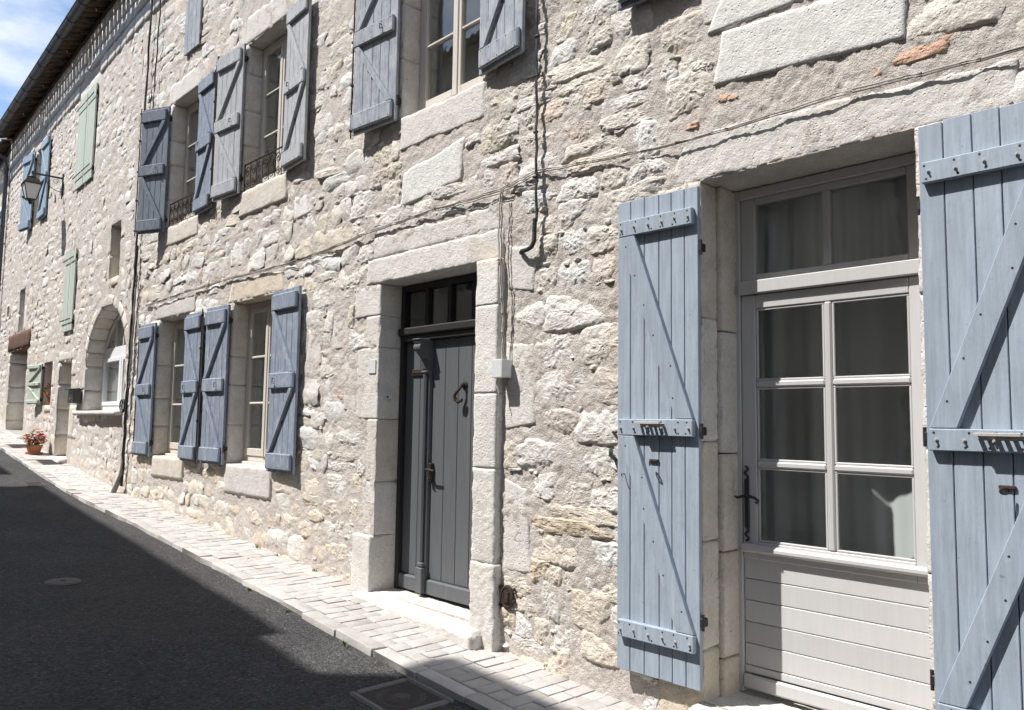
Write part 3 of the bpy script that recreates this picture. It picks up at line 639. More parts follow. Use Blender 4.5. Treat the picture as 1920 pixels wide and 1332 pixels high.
shutter(H1,-2.32,-1,4.14,5.80,.53,M['blue_dark'],seed=12,angle=4)
shutter(H1,-9.38,-1,6.24,6.95,.48,M['blue_worn'],kind='P',seed=13,y=-.035,nplank=4)
shutter(H1,-2.315,-1,.37,2.98,.535,M['blue'],kind='Z',seed=14,nplank=6,y=-.072,angle=0.5); shutter(H1,-1.215,1,.34,3.0,.56,M['blue'],kind='Z',seed=15,nplank=5,y=-.072,angle=0.5)
# ---- wrought railings
for k in ('upA','upB'):
    a,b,c,d=OP[k]; rl=empty('railing',((a+b)/2,.02,c),(0,0,0),H1); hw=(b-a)/2-.01
    for zz in (.012,.30): q=MB(); q.box(-hw,hw,-.008,.008,zz-.006,zz+.006,.002); q.build('rail',M['rust'],rl)
    n=7
    for i in range(n+1): 
        x=-hw+2*hw*i/n; q=MB(); q.tube([(x,0,.015),(x,0,.30)],.005,6); q.build('baluster',M['rust'],rl)
    for i in range(n):
        x=-hw+2*hw*(i+.5)/n; rr=hw/n*.82; q=MB()
        pts=[]
        for u in np.linspace(0,3.2*math.pi,34): r_=rr*(1-u/(3.6*math.pi)); pts.append((x+r_*math.cos(u+(i%2)*math.pi),0,.205+r_*math.sin(u)*1.15))
        q.tube(pts,.0048,5); pts=[]
        for u in np.linspace(0,3.2*math.pi,34): r_=rr*.85*(1-u/(3.6*math.pi)); pts.append((x+r_*math.cos(u+(i+1)%2*math.pi),0,.085-r_*math.sin(u)))
        q.tube(pts,.0045,5); q.build('scroll',M['rust'],rl)
# ---- glazed beige door
D2=empty('door',(-1.8,.30,.30),(0,0,0),H1); D2['label']='beige part glazed door with eight panes and boarded lower panel'
def dbx(name,a,b,y0,y1,c,d,mm=M['greige'],bev=.004,par=D2,o=(-1.8,.30,.30)): q=MB(); q.box(a-o[0],b-o[0],y0-o[1],y1-o[1],c-o[2],d-o[2],bev); return q.build(name,mm,par)
for a,b,c,d in ((-2.345,-2.292,.30,3.015),(-1.303,-1.252,.30,3.015),(-2.291,-1.304,2.962,3.015)): dbx('frame',a,b,.30,.37,c,d)
for a,b,c,d in ((-2.291,-2.205,2.50,2.961),(-1.405,-1.304,2.50,2.961),(-2.204,-1.406,2.925,2.961),(-2.204,-1.406,2.50,2.535)): dbx('fanlight_rail',a,b,.315,.36,c,d)
dbx('fanlight_rail',-1.822,-1.782,.312,.358,2.536,2.924)
for a,b in ((-2.204,-1.823),(-1.781,-1.406)): dbx('pane',a-.004,b+.004,.335,.339,2.531,2.929,M['glass'],0)
dbx('transom_bar',-2.291,-1.304,.278,.36,2.425,2.497,bev=.005)
for a,b,c,d in ((-2.289,-2.205,1.0,2.42),(-1.405,-1.306,1.0,2.42),(-2.204,-1.406,2.345,2.42),(-2.204,-1.406,1.0,1.09)): dbx('stile',a,b,.308,.352,c,d)
dbx('stile',-1.820,-1.782,.305,.35,1.091,2.344,bev=.008)
ph=(2.344-1.091-2*.034)/3
for r in range(3):
    c=1.091+r*(ph+.034)
    for a,b in ((-2.204,-1.821),(-1.781,-1.406)):
        dbx('pane',a-.004,b+.004,.328,.332,c-.004,c+ph+.004,M['glass'],0)
        if r: dbx('glazing_bar',a,b,.3055,.349,c-.034,c,bev=.008)
        for p,q_,s,t_ in ((a,b,c,c+.012),(a,b,c+ph-.012,c+ph),(a,a+.012,c+.012,c+ph-.012),(b-.012,b,c+.012,c+ph-.012)): dbx('bead',p,q_,.314,.327,s,t_,bev=.003)
dbx('drip_moulding',-2.291,-1.303,.268,.309,1.035,1.078,bev=.014)
for i in range(5): c=.442+i*.1125; dbx('panel_board',-2.289,-1.306,.316+.0008*(i%2),.34,c+.0018,c+.1107,bev=.003)
for a,b in ((-2.289,-2.206),(-1.404,-1.306)): pass
dbx('kick_rail',-2.289,-1.306,.285,.31,.325,.40,bev=.010); dbx('kick_rail',-2.289,-1.306,.312,.345,.402,.44,bev=.003)
q=MB(); o=(-1.8,.30,.30); hx=-2.262-o[0]
q.box(hx-.013,hx+.013,-.004,.009,.86,1.12,.003)
for zz,s in ((1.12,1),(.86,-1)): q.tube([(hx+.010*math.sin(u*2),-.001,zz+s*u*.014) for u in np.linspace(0,5,14)],.006,6)
q.tube([(hx,.004,1.03),(hx,-.045,1.03),(hx+.035,-.052,1.036),(hx+.075,-.05,1.028),(hx+.098,-.05,1.012),(hx+.090,-.05,1.0),(hx+.078,-.05,1.006)],[.008,.008,.009,.008,.007,.006,.005],7)
q.tube([(hx,-.045,1.03),(hx-.028,-.05,1.022),(hx-.04,-.05,1.028)],[.008,.008,.006],7); q.build('lever_handle',M['iron'],D2)
curtain('curtain',-2.55,-.75,.35,2.45,.86,M['curtain'],None,'pale curtain hanging in soft folds behind the eight pane glazed door',7,.022,1.0); curtain('fanlight_curtain',-2.45,-1.0,2.47,2.98,.52,M['curtain'],None,'short gathered curtain hung behind the two fanlight panes',9,.018,2.3)
# ---- charcoal double door
D1=empty('door',(-4.74,.235,.37),(0,0,0),H1); D1['label']='charcoal boarded double door under a dark four pane fanlight'; o1=(-4.74,.235,.37)
def gb(name,a,b,y0,y1,c,d,mm=M['door'],bev=.004): return dbx(name,a,b,y0,y1,c,d,mm,bev,D1,o1)
for a,b,c,d in ((-5.358,-5.315,.372,2.816),(-4.165,-4.122,.372,2.816),(-5.314,-4.166,2.765,2.816)): gb('frame',a,b,.20,.27,c,d,M['frame_dark'])
gb('transom_beam',-5.352,-4.128,.165,.27,2.40,2.462,M['frame_dark'],.010); gb('transom_beam',-5.345,-4.135,.19,.262,2.352,2.399,M['frame_dark'],.006)
for i in range(4):
    a=-5.31+i*.287; 
    if i: gb('mullion',a-.022,a+.022,.205,.26,2.463,2.764,M['frame_dark'])
    gb('pane',a+.018,a+.287-.018,.235,.239,2.465,2.762,M['glass'],0)
cuts=[-5.313,-5.213,-5.118,-5.035]
for a,b in zip(cuts,cuts[1:]): gb('plank',a+.0015,b-.0015,.236,.265,.50,2.350,bev=.004)
cuts=[-4.955,-4.80,-4.642,-4.485,-4.328,-4.167]
for a,b in zip(cuts,cuts[1:]): gb('plank',a+.0015,b-.0015,.236,.265,.50,2.350,bev=.004)
gb('weather_rail',-5.313,-5.03,.205,.262,.385,.498,bev=.010); gb('weather_rail',-4.958,-4.167,.205,.262,.385,.498,bev=.010)
gb('astragal',-5.030,-4.960,.205,.262,.385,2.350,bev=.006); gb('astragal',-5.012,-4.978,.175,.206,.62,2.10,bev=.012)
gb('astragal_base',-5.036,-4.954,.165,.206,.392,.585,bev=.006); gb('astragal_base',-5.028,-4.962,.172,.206,.586,.625,bev=.010)
q=MB(); pr=[(0,2.345),(-.10,2.345),(-.105,2.33),(-.095,2.315)]
prof=[(.205,2.345),(.105,2.345),(.100,2.325)]+[(.13+.032*math.cos(u),2.285+.034*math.sin(u)) for u in np.linspace(2.2,4.6,8)]+[(.175,2.20),(.192,2.12),(.205,2.11)]
a=[q.bm.verts.new((-5.037-o1[0],y-o1[1],z-o1[2])) for y,z in prof]; b=[q.bm.verts.new((-4.953-o1[0],y-o1[1],z-o1[2])) for y,z in prof]; n=len(prof)
q.bm.faces.new(a); q.bm.faces.new(b[::-1]); [q.bm.faces.new((a[i],b[i],b[(i+1)%n],a[(i+1)%n])) for i in range(n)]
q.box(-5.04-o1[0],-4.95-o1[0],-.145,-.03,1.972,1.984,.003); q.build('scroll_bracket',M['door'],D1)
gb('bracket_collar',-5.030,-4.960,.168,.206,2.085,2.105,bev=.006); gb('letter_slot',-5.22,-5.03,.222,.237,2.07,2.125,M['brass'],.004); gb('letter_slot',-5.205,-5.045,.217,.223,2.088,2.106,M['brass'],.002)
q=MB(); kx,kz=-4.56-o1[0],2.045-o1[2]; kz=1.985-o1[2]
q.lathe([(.030,0),(.032,.008),(.018,.016),(.016,.030),(.008,.036)],n=12,M=Matrix.Translation((kx,0,kz))@Matrix.Rotation(R(90),4,'X'))
q.tube([(kx,-.030,kz),(kx-.008,-.045,kz-.03),(kx-.035,-.058,kz-.062),(kx-.050,-.060,kz-.085),(kx-.045,-.055,kz-.112),(kx-.022,-.048,kz-.128),(kx+.004,-.04,kz-.122),(kx+.015,-.036,kz-.105)],[.011,.010,.012,.013,.015,.017,.013,.008],8); q.build('knocker',M['rust'],D1)
q=MB(); kx,kz=-4.93-o1[0],1.335-o1[2]; q.box(kx-.016,kx+.016,-.034,.002,kz-.10,kz+.05,.003); q.tube([(kx,-.03,kz),(kx,-.07,kz),(kx+.03,-.075,kz+.004),(kx+.10,-.07,kz-.004)],[.009,.009,.009,.007],8); q.tube([(kx,-.033,kz-.07),(kx,-.05,kz-.07),(kx+.012,-.05,kz-.075)],.006,6); q.build('lever_handle',M['brass'],D1)
# ---- rooms behind the openings
q=MB()
for a,b,c,d in ((-11.3,-6.2,.5,3.5),(-6.1,-3.2,.2,3.5),(-3.1,2.4,-.1,3.5),(-11.3,-6.2,3.62,6.9),(-6.1,-3.2,3.62,6.9),(-3.1,2.4,3.62,6.9)):
    P8=[(a,.36,c),(b,.36,c),(b,4.2,c),(a,4.2,c),(a,.36,d),(b,.36,d),(b,4.2,d),(a,4.2,d)]; v=[q.bm.verts.new(p) for p in P8]
    for f in ((0,1,2,3),(4,5,6,7),(1,2,6,5),(0,3,7,4),(3,2,6,7)): q.bm.faces.new([v[i] for i in f])
rooms=q.build('room_lining',M['room'],H1)
# ================================================================== the middle house
H2=empty('stone_house',(X0,0,0),(0,0,-BEND)); tag(H2,'long stone house with arched window, sage green shutters and deep doorways','house','houses along the sunny side of the street')
ex1=[]; ex2=ex1
O2=dict(blind=(-1.13,-.6,3.75,4.57),gup=(-3.5,-2.42,5.62,7.2),glo=(-3.77,-3.12,3.17,4.55),bfar=(-7.2,-6.45,5.62,7.25),fdoor=(-8.75,-6.83,1.3,3.10),slot=(-8.05,-7.5,3.48,4.40),tiny=(-9.5,-9.23,3.94,4.16),small=(-5.15,-4.5,1.91,2.70),door2=(-3.95,-3.05,1.02,2.64),attic=(-6.95,-6.75,7.45,7.95),vent=(-3.15,-3.0,7.72,7.98))
AX,AR,AZ,AO,AH=-1.1,1.06,2.50,.10,.86
ACY=1.0
def arch_hole(x,z): 
    dx=np.abs(x-AX); return (dx<AR)&(z>1.80)&((z<AZ)|(((dx+AO)**2/(AR+AO+.03)**2+((z-AZ)/(AH+.03))**2)<1.0))
kw2=dict(seg=.06,house=H2)
def b2(x0,x1,z0,z1,t=PALE,yf=.003,yb=.3,name='dressed_stone',**k): return blk(x0,x1,z0,z1,t,yf,yb,name=name,**{**kw2,**k})
for i,(k,dp) in enumerate((('gup',.2),('bfar',.3),('fdoor',.55),('slot',.3),('small',.3),('door2',.62),('blind',.2))):
    a,b,c,d=O2[k]; ex2+=jambs(H2,a,b,c,d,dp,60+i,seg=.07,lw=(.14,.3),rw=(.14,.3),proud=-.004)
    if k!='fdoor': b2(a-.12,b+.12,d,d+.2,PALE,yb=dp,name=L_)
    if k not in ('fdoor','door2'): b2(a-.04,b+.04,c-.14,c,WARM,yb=dp,name=S_)
o=rough_block('timber_lintel',B(-8.95,-6.62,3.10,3.47),-.03,.4,H2,M['timber'],(.1,.1,.1),.07,.012,.02,.03); ex2.append((-8.95,-6.62,3.10,3.47))
o=rough_block('timber_lintel',B(-8.75,-6.83,3.10,3.2),.41,.6,H2,M['timber'],(.1,.1,.1),.1,.012,.02,.03)
# arched opening: jambs, ring of voussoirs, sill
for sgn in (-1,1):
    x=AX+sgn*AR
    for z0,z1 in ((1.80,2.12),(2.12,2.50)): a,b=((x-.24,x) if sgn<0 else (x,x+.22)); b2(a,b,z0+.0004,z1-.0004,PALE,yb=.42,name='jamb_stone')
def arch_pt(u,k=0.0):   # u -1..1 along the pointed arch
    s=-1 if u<0 else 1; au=abs(u); c0=AX-s*AO; th1=math.acos(AO/(AR+AO)); th=th1*(1-au)
    th=th1*(1-au); rx,rz=AR+AO+k,AH+k*1.0
    return (c0+s*rx*math.cos(th), AZ+rz*math.sin(th))
nv=12
for i in range(nv):
    u0,u1=-1+2*i/nv,-1+2*(i+1)/nv
    e=1e-4; A_,B_=arch_pt(u0+e),arch_pt(u1-e); C_,D_=arch_pt(u1-e,.17),arch_pt(u0+e,.17)
    rough_block('voussoir',[A_,B_,C_,D_] if u0<0 or True else 0,.003,.42,H2,M['dressed'],np.array(random.choice((PALE,WARM,WARM)))*random.uniform(.94,1.03),.05,.004,.010,.008)
    ex2.append((min(A_[0],B_[0],C_[0],D_[0]),max(A_[0],B_[0],C_[0],D_[0]),min(A_[1],B_[1]),max(C_[1],D_[1])))
b2(AX-AR-.2,AX+AR+.02,1.735,1.80,PALE,-.10,.45,name=S_)
ashlar(H2,-10.45,0,7.30,(.26,.25,.26,.26),9,ex2+[O2['gup'],O2['bfar'],O2['attic'],O2['vent']]); ex2.append((-10.45,0,7.30,8.33))
xs2=np.concatenate([np.arange(-10.45,-3,.05),np.arange(-3,.001,.04),[0]]); zs2=np.arange(.35,8.37,.045)
wall2,st2=facade(H2,xs2,zs2,list(O2.values()),ex2,[arch_hole],dict(h=(.11,.2),dens=lambda x,z:(1.0,.985),ztop=7.32,lw=1.05),0,300,.5)
M2=Matrix.Translation((X0,0,0))@Matrix.Rotation(-BEND,4,'Z')
st2=[s for s in st2 if s[1]>zg(11.5-s[0])-.12 and not arch_hole(np.array([s[0]]),np.array([s[1]]))[0]]
finish_stones(wall2,st2,M2,300,14,12,M['stone'])
# recess backs
for k,dp,mm in (('blind',.16,'plaster'),('slot',.26,'plaster'),('door2',.60,'plaster'),('small',.28,'brick'),('tiny',.15,'plaster'),('attic',.15,'plaster'),('vent',.1,'brick')):
    a,b,c,d=O2[k]; q=MB(); q.box(a-.1,b+.1,dp,dp+.05,c-.1,d+.1,0); q.build('blocked_opening',M[mm],H2)
for k in ('tiny','attic','vent'):
    a,b,c,d=O2[k]
    for r_ in ((a-.06,a,c-.05,d+.05),(b,b+.06,c-.05,d+.05)): rough_block('hole_edge',B(*r_),-.004,.2,H2,M['dressed'],PALE,.05)
    rough_block('hole_edge',B(a,b,d,d+.08),-.004,.2,H2,M['dressed'],PALE,.05); rough_block('hole_edge',B(a,b,c-.08,c),-.004,.2,H2,M['dressed'],PALE,.05)
b2(-3.97,-3.03,.84,1.02,WHITE,-.12,.62,name='threshold',excl=False); b2(-8.77,-6.81,1.1,1.31,PALE,-.10,.6,name='threshold',excl=False)
# arched window
aw=empty('window',(AX,.26,1.83),(0,0,0),H2); aw['label']='white framed arched window with a lace curtain'
def ab(name,a,b,y0,y1,c,d,mm=M['white'],bev=.005): q=MB(); q.box(a-AX,b-AX,y0-.26,y1-.26,c-1.83,d-1.83,bev); return q.build(name,mm,aw)
xl,xr=AX-AR,AX+AR
for a,b,c,d in ((xl,xl+.07,1.81,2.62),(xr-.07,xr,1.81,2.62),(xl+.071,xr-.071,1.81,1.88),(xl,xr,2.625,2.78)): ab('frame',a,b,.25,.33,c,d)
for a,b in ((xl+.07,AX-.04),(AX+.04,xr-.07)):
    for p,q_,c,d in ((a,a+.06,1.885,2.62),(b-.06,b,1.885,2.62),(a+.061,b-.061,1.885,1.945),(a+.061,b-.061,2.56,2.62)): ab('sash',p,q_,.235,.30,c,d)
    ab('pane',a+.06,b-.06,.266,.270,1.945,2.56,M['glass'],0)
ab('mullion',AX-.04,AX+.04,.228,.31,1.881,2.62)
q=MB(); q.tube([(p[0]-AX,.02,p[1]-1.83) for p in [arch_pt(u,-.045) for u in np.linspace(-.97,.97,25)]],.036,8); q.build('arch_frame',M['cream'],aw,smooth=50)
for xx in (-.42,0,.42):
    zt=AZ+AH*math.sqrt(max(0,1-((abs(xx)+AO)/(AR+AO))**2)); ab('glazing_bar',AX+xx-.022,AX+xx+.022,.25,.31,2.781,zt-.02,M['cream'])
q=MB(); q.prism([(p[0]-AX,p[1]-1.83) for p in [arch_pt(u,-.03) for u in np.linspace(-.8,.8,21)]],.018,.022); q.build('pane',M['glass'],aw)
curtain('lace_curtain',xl+.05,xr-.05,1.9,2.6,.36,M['lace'],H2,None,14,.015,.4)
# doors and shutters of the middle house
def b3(par,name,a,b,y0,y1,c,d,mm,bev=.005): q=MB(); q.box(a,b,y0,y1,c,d,bev); return q.build(name,mm,par)
dd=empty('door',(-7.75,.36,1.31),(0,0,0),H2); dd['label']='white half glazed door deep in the doorway under a timber lintel'
for a,b,c,d in ((-.98,-.90,0,1.79),(.86,.92,0,1.79),(-.90,.86,1.72,1.79)): b3(dd,'frame',a,b,0,.08,c,d,M['white'])
b3(dd,'leaf',-.895,.855,.02,.06,.01,.82,M['white']); b3(dd,'leaf',-.895,-.62,.02,.06,.90,1.71,M['white']); b3(dd,'leaf',.60,.855,.02,.06,.90,1.71,M['white']); b3(dd,'leaf',-.895,.855,.012,.065,.821,.899,M['white']); b3(dd,'pane',-.62,.60,.035,.04,.90,1.71,M['glass'],0); b3(dd,'handle',-.80,-.70,-.04,-.02,.86,.88,M['steel'],.003)
d2=empty('door',(-3.5,.55,1.02),(0,0,0),H2); d2['label']='plain ochre door set back in the narrow doorway'
b3(d2,'leaf',-.44,.44,0,.04,.01,1.6,M['plaster']); b3(d2,'rail',-.44,.44,-.012,-.001,.7,.8,M['plaster'])
for nm,(a,b,c,d),sd in (('gup',O2['gup'],31),('glo',O2['glo'],33)):
    m_=(a+b)/2; wd=(b-a)/2-.012
    shutter(H2,a-.02,1,c-.02,d-.01,wd+.02,M['green'],kind='P',seed=sd,y=-.035,nplank=4,label='closed sage green boarded shutter'); shutter(H2,b+.02,-1,c-.02,d-.01,wd+.02,M['green'],kind='P',seed=sd+1,y=-.035,nplank=4,label='closed sage green boarded shutter')
    for zz in (.12,.88):
        for s_ in (-1,1): b3(H2,'strap_hinge',m_+(.03 if s_>0 else -wd-.05),m_+(wd+.05 if s_>0 else -.03),-.074,-.0665,c+(d-c)*zz-.012,c+(d-c)*zz+.012,M['iron'],.002)
a,b,c,d=O2['bfar']; casement(H2,a,b,c+.02,d,.2,3,M['cream'])
shutter(H2,a-.01,-1,c-.02,d,.60,M['sky_blue'],seed=41,angle=9,rod=False,label='sky blue shutter ajar beside the street lantern'); shutter(H2,b+.01,1,c-.02,d,.66,M['sky_blue'],seed=42,angle=0,label='sky blue shutter folded back behind the street lantern')
shutter(H2,-5.13,-1,1.93,2.68,.66,M['green'],seed=43,angle=8,nplank=4,label='small open sage green shutter with a diagonal brace')
q=MB()
for a,b,c,d in ((-10.3,-.15,.9,3.45),(-10.3,-.15,3.6,7.4)):
    y0=.66; P8=[(a,y0,c),(b,y0,c),(b,4.2,c),(a,4.2,c),(a,y0,d),(b,y0,d),(b,4.2,d),(a,4.2,d)]; v=[q.bm.verts.new(p) for p in P8]
    for f in ((0,1,2,3),(4,5,6,7),(1,2,6,5),(0,3,7,4),(3,2,6,7)): q.bm.faces.new([v[i] for i in f])
q.build('room_lining',M['room'],H2)
# ================================================================== the third house, a sliver past the downpipe
H3=empty('stone_house',(X0-10.46*math.cos(BEND),10.46*math.sin(BEND),0),(0,0,-BEND)); tag(H3,'neighbouring stone house beyond the grey downpipe','house','houses along the sunny side of the street')
ex1=[]; O3=dict(a=(-1.7,-.8,5.3,6.7),b=(-2.0,-1.0,2.0,3.6),c=(-4.2,-3.2,5.3,6.7))
for i,k in enumerate(O3): a,b,c,d=O3[k]; ex1+=jambs(H3,a,b,c,d,.3,80+i,seg=.1); rough_block(L_,B(a-.12,b+.12,d,d+.2),-.014,.3,H3,M['dressed'],PALE,.1); rough_block(S_,B(a-.04,b+.04,c-.14,c),-.014,.3,H3,M['dressed'],PALE,.1); casement(H3,a,b,c+.02,d,.18,3,M['cream'])
wall3,st3=facade(H3,np.arange(-9,.001,.08),np.arange(.8,8.2,.08),list(O3.values()),ex1,[],dict(h=(.14,.24),dens=lambda x,z:(1.0,.985),ztop=7.9),0,0,.9)
M3=H3.matrix_basis.copy(); finish_stones(wall3,st3,M3,0,12,12,M['stone'])
for i,k in enumerate(O3): a,b,c,d=O3[k]; shutter(H3,b+.01,1,c,d,.45,M['sky_blue'],seed=50+i,angle=3); shutter(H3,a-.01,-1,c,d,.45,M['sky_blue'],seed=60+i,angle=3)
q=MB(); 
P8=[(-8.9,.5,1),(-.1,.5,1),(-.1,4.2,1),(-8.9,4.2,1),(-8.9,.5,8),(-.1,.5,8),(-.1,4.2,8),(-8.9,4.2,8)]; v=[q.bm.verts.new(p) for p in P8]
for f in ((0,1,2,3),(4,5,6,7),(1,2,6,5),(0,3,7,4),(3,2,6,7)): q.bm.faces.new([v[i] for i in f])
q.build('room_lining',M['room'],H3)
# ================================================================== eaves: rafters, canal tiles, gutter
def half_tile(L,r,up,n=7,th=.012):
    """half-round tile along +y (towards the ridge), concave up when up is False"""
    v=[];f=[]
    for j in range(2):
        for i in range(n+1):
            a=math.pi*i/n; rr=r
            for rad in (rr,rr-th): v.append((rad*math.cos(a),j*L,rad*math.sin(a)*(1 if up else -1)))
    S=2*(n+1)
    for i in range(n):
        a=2*i
        f+= [(a,a+2,S+a+2,S+a),(a+1,S+a+1,S+a+3,a+3),(a,a+1,a+3,a+2),(S+a,S+a+2,S+a+3,S+a+1)]
    f+=[(0,S,S+1,1),(2*n,2*n+1,S+2*n+1,S+2*n)]
    return mesh_np('roof_tile',v,f,None,False)
T_CH=[half_tile(2.2,.090,False) for _ in range(1)][0]; T_CH.materials.append(M['tile']); T_CV=half_tile(2.2,.082,True); T_CV.materials.append(M['tile'])
def eaves(house,x0,x1,zw,gut=True):
    sl=.30; rf=empty('roof',((x0+x1)/2,0,zw),(0,0,0),house); cx=(x0+x1)/2
    pitch=.222; n=int((x1-x0)/pitch)
    for i in range(n):
        x=x0+(i+.5)*pitch-cx; o=obj('roof_tile',T_CH,None,rf); e=random.uniform(-.012,.012); o.location=(x,-.37+e,.055-.37*sl+.088); o.rotation_euler=(math.atan(sl),0,random.gauss(0,.012))
        o=obj('roof_tile',T_CV,None,rf); e=random.uniform(-.02,.02); o.location=(x+pitch/2,-.19+e,.055-.19*sl+.10); o.rotation_euler=(math.atan(sl),0,random.gauss(0,.012))
    nr=int((x1-x0)/.5)
    for i in range(nr):
        x=x0+(i+.5)*.5-cx; q=MB(); q.box(-.022,.022,-.17,.6,-.07,-.012,.003,Matrix.Translation((x,0,.06))@Matrix.Rotation(math.atan(sl),4,'X')); q.build('rafter',M['rafter'],rf)
    q=MB(); q.box(x0-cx,x1-cx,-.03,.14,-.085,.0,.004); q.build('wall_plate',M['rafter'],rf)
    q=MB(); q.box(x0-cx,x1-cx,.02,5.0,.10,.16,.003,Matrix.Rotation(math.atan(sl),4,'X')); q.build('roof_deck',M['tile'],rf)
    q=MB(); q.box(x0-cx,x1-cx,4.2,4.5,-9,1.3,.003); q.build('rear_wall',M['plaster'],house,((x0+x1)/2,0,zw))
    if gut:
        zc=zw+.06-.41*sl-.015; r_=.078; v=[];f=[]; K=10
        for xx in (x0,x1):
            for i in range(K+1):
                a=math.pi+math.pi*i/K
                for rad in (r_,r_-.005): v.append((xx-cx,-.405+rad*math.cos(a),zc-zw+rad*math.sin(a)))
        S=2*(K+1)
        for i in range(K): a=2*i; f+=[(a,a+2,S+a+2,S+a),(a+1,S+a+1,S+a+3,a+3)]
        f+=[(0,S,S+1,1),(2*K,2*K+1,S+2*K+1,S+2*K)]
        for st in (0,S):
            c=len(v); 
        obj('gutter',mesh_np('gutter',v,f,None,False),M['zinc'],rf)
        q=MB(); q.tube([(x0-cx,-.405-r_,zc-zw),(x1-cx,-.405-r_,zc-zw)],.011,8); q.build('gutter_bead',M['zinc'],rf)
        for i in range(int((x1-x0)/.75)):
            x=x0+.3+i*.75-cx; q=MB(); q.tube([(x,-.405+(r_+.004)*math.cos(a),zc-zw+(r_+.004)*math.sin(a)) for a in np.linspace(math.pi,2*math.pi,9)]+[(x,-.2,.0),(x,-.02,.04)],.007,5); q.build('gutter_bracket',M['iron'],rf)
    return rf
eaves(H1,-11.5,2.6,8.34); eaves(H2,-10.45,0,8.34); eaves(H3,-9,-.05,8.2)
dp=MB(); xd=-10.40; dp.tube([(xd+.18,-.405,8.12),(xd+.16,-.40,8.03),(xd+.06,-.30,7.93),(xd,-.12,7.84),(xd,-.085,7.72),(xd,-.085,5.2),(xd,-.085,2.6)],.048,12); dp.tube([(xd,-.085,2.62),(xd,-.085,1.62)],.055,12)
for z in (7.6,6.2,4.8,3.4): dp.lathe([(.05,0),(.056,.0),(.056,.03),(.05,.03)],(xd,-.085,z),12)
dpo=dp.build('downpipe',M['zinc'],H2,smooth=45)
# ================================================================== the houses across the street (they shade the road)
def far_side(x0,x1,y0,y1,ze,label,seed):
    """facade from (x0,y0) to (x1,y1), facing +y"""
    rs=random.Random(seed); L=math.hypot(x1-x0,y1-y0); an=math.atan2(y1-y0,x1-x0); zb=zg(-(x0+x1)/2)-.4
    h=empty('town_house',(x0,y0,zb),(0,0,an)); tag(h,label,'house','houses on the shaded side of the street'); H=ze-zb; Dp=8
    wins=[]; 
    for st in range(3):
        zc=1.25+st*2.75
        if zc+1.5>H-.2: break
        n=max(1,int(L/2.2))
        for i in range(n): c=(i+.5)*L/n; wins.append((c-.48,c+.48,zc,zc+1.5) if L>1.5 else (c-.2,c+.2,zc,zc+.8))
    xs=np.unique(np.round(np.concatenate([[0,L]]+[w_[:2] for w_ in wins]),4)); zs=np.unique(np.round(np.concatenate([[0,H]]+[w_[2:] for w_ in wins]),4))
    v=[(x,0,z) for x in xs for z in zs]; f=[]; nz=len(zs)
    for i in range(len(xs)-1):
        for j in range(nz-1):
            cx,cz=(xs[i]+xs[i+1])/2,(zs[j]+zs[j+1])/2
            if any(a<cx<b and c<cz<d for a,b,c,d in wins): continue
            a=i*nz+j; f.append((a,a+nz,a+nz+1,a+1))
    nb=len(v); v+=[(0,0,0),(L,0,0),(L,-Dp,0),(0,-Dp,0),(0,0,H),(L,0,H),(L,-Dp,H),(0,-Dp,H)]
    f+=[(nb+1,nb+2,nb+6,nb+5),(nb+2,nb+3,nb+7,nb+6),(nb+3,nb,nb+4,nb+7),(nb+4,nb+5,nb+6,nb+7)]
    obj('wall',mesh_np('wall',v,f,None,False),M['faroff'],h)
    for a,b,c,d in wins:
        for p in (((a-.1),a,c,d),(b,b+.1,c,d),(a-.1,b+.1,d,d+.18),(a-.1,b+.1,c-.1,c)): q=MB(); q.box(p[0],p[1],-.2,.02,p[2],p[3],.008); q.build('window_surround',M['faroff2'],h)
        q=MB(); q.box(a,b,-.2,-.14,c,d,0); wn=q.build('window',M['frame_dark'],h); q=MB(); q.box(a+.06,b-.06,-.139,-.135,c+.06,d-.06,0); q.build('pane',M['glass'],wn)
        if L>1.5:
            for s_ in (-1,1): q=MB(); aa=(a-.5,a-.03) if s_<0 else (b+.03,b+.5); q.box(aa[0],aa[1],.03,.06,c,d,.004); q.build('shutter',M['old_wood'],h)
    q=MB(); sl=.33; q.box(0,L,-4.0,.30,0,.14,.004,Matrix.Translation((0,0,H))@Matrix.Rotation(-math.atan(sl),4,'X')); q.box(0,L,-4.2,.30,0,.14,.004,Matrix.Translation((0,-Dp,H))@Matrix.Rotation(math.pi,4,'Z')@Matrix.Translation((-L,0,0))@Matrix.Rotation(-math.atan(sl),4,'X')); q.build('roof',M['tile'],h)
    for xx in (0,L): q=MB(); q.bm.faces.new([q.bm.verts.new(p) for p in ((xx,0,H),(xx,-Dp,H),(xx,-Dp/2,H+Dp/2*sl))]); q.build('gable',M['faroff'],h)
    return h
M['faroff']=m_stone('rubble_masonry',1.6,1.0,False,(.50,.46,.41)); M['faroff2']=m_stone('window_dressing',.8,1.0,False,(.58,.55,.50))
def src(x,y,H): k=(H+.12-zg(-x))/SB; return (x-k*SA,y-k-.30)     # eave overhang .30
for (xa,ya),(xb,yb),ze,lab,sd in (((-12.42,-.70),(-4.95,-.96),9.3,'three storey stone house whose roof shades the middle of the road',1),((-4.93,-1.12),(-3.96,-1.12),8.7,'narrow low stone annexe between two taller houses',2),((-3.94,-.30),(9.5,-.42),10.2,'tall stone house whose roof shades the pavement by the square cover',3),((-30,-.55),(-13.62,-.82),9.4,'long stone house past the alley shading the upper road',4)):
    p,q=src(xa,ya,ze),src(xb,yb,ze); far_side(p[0],q[0],p[1],q[1],ze,lab,sd)
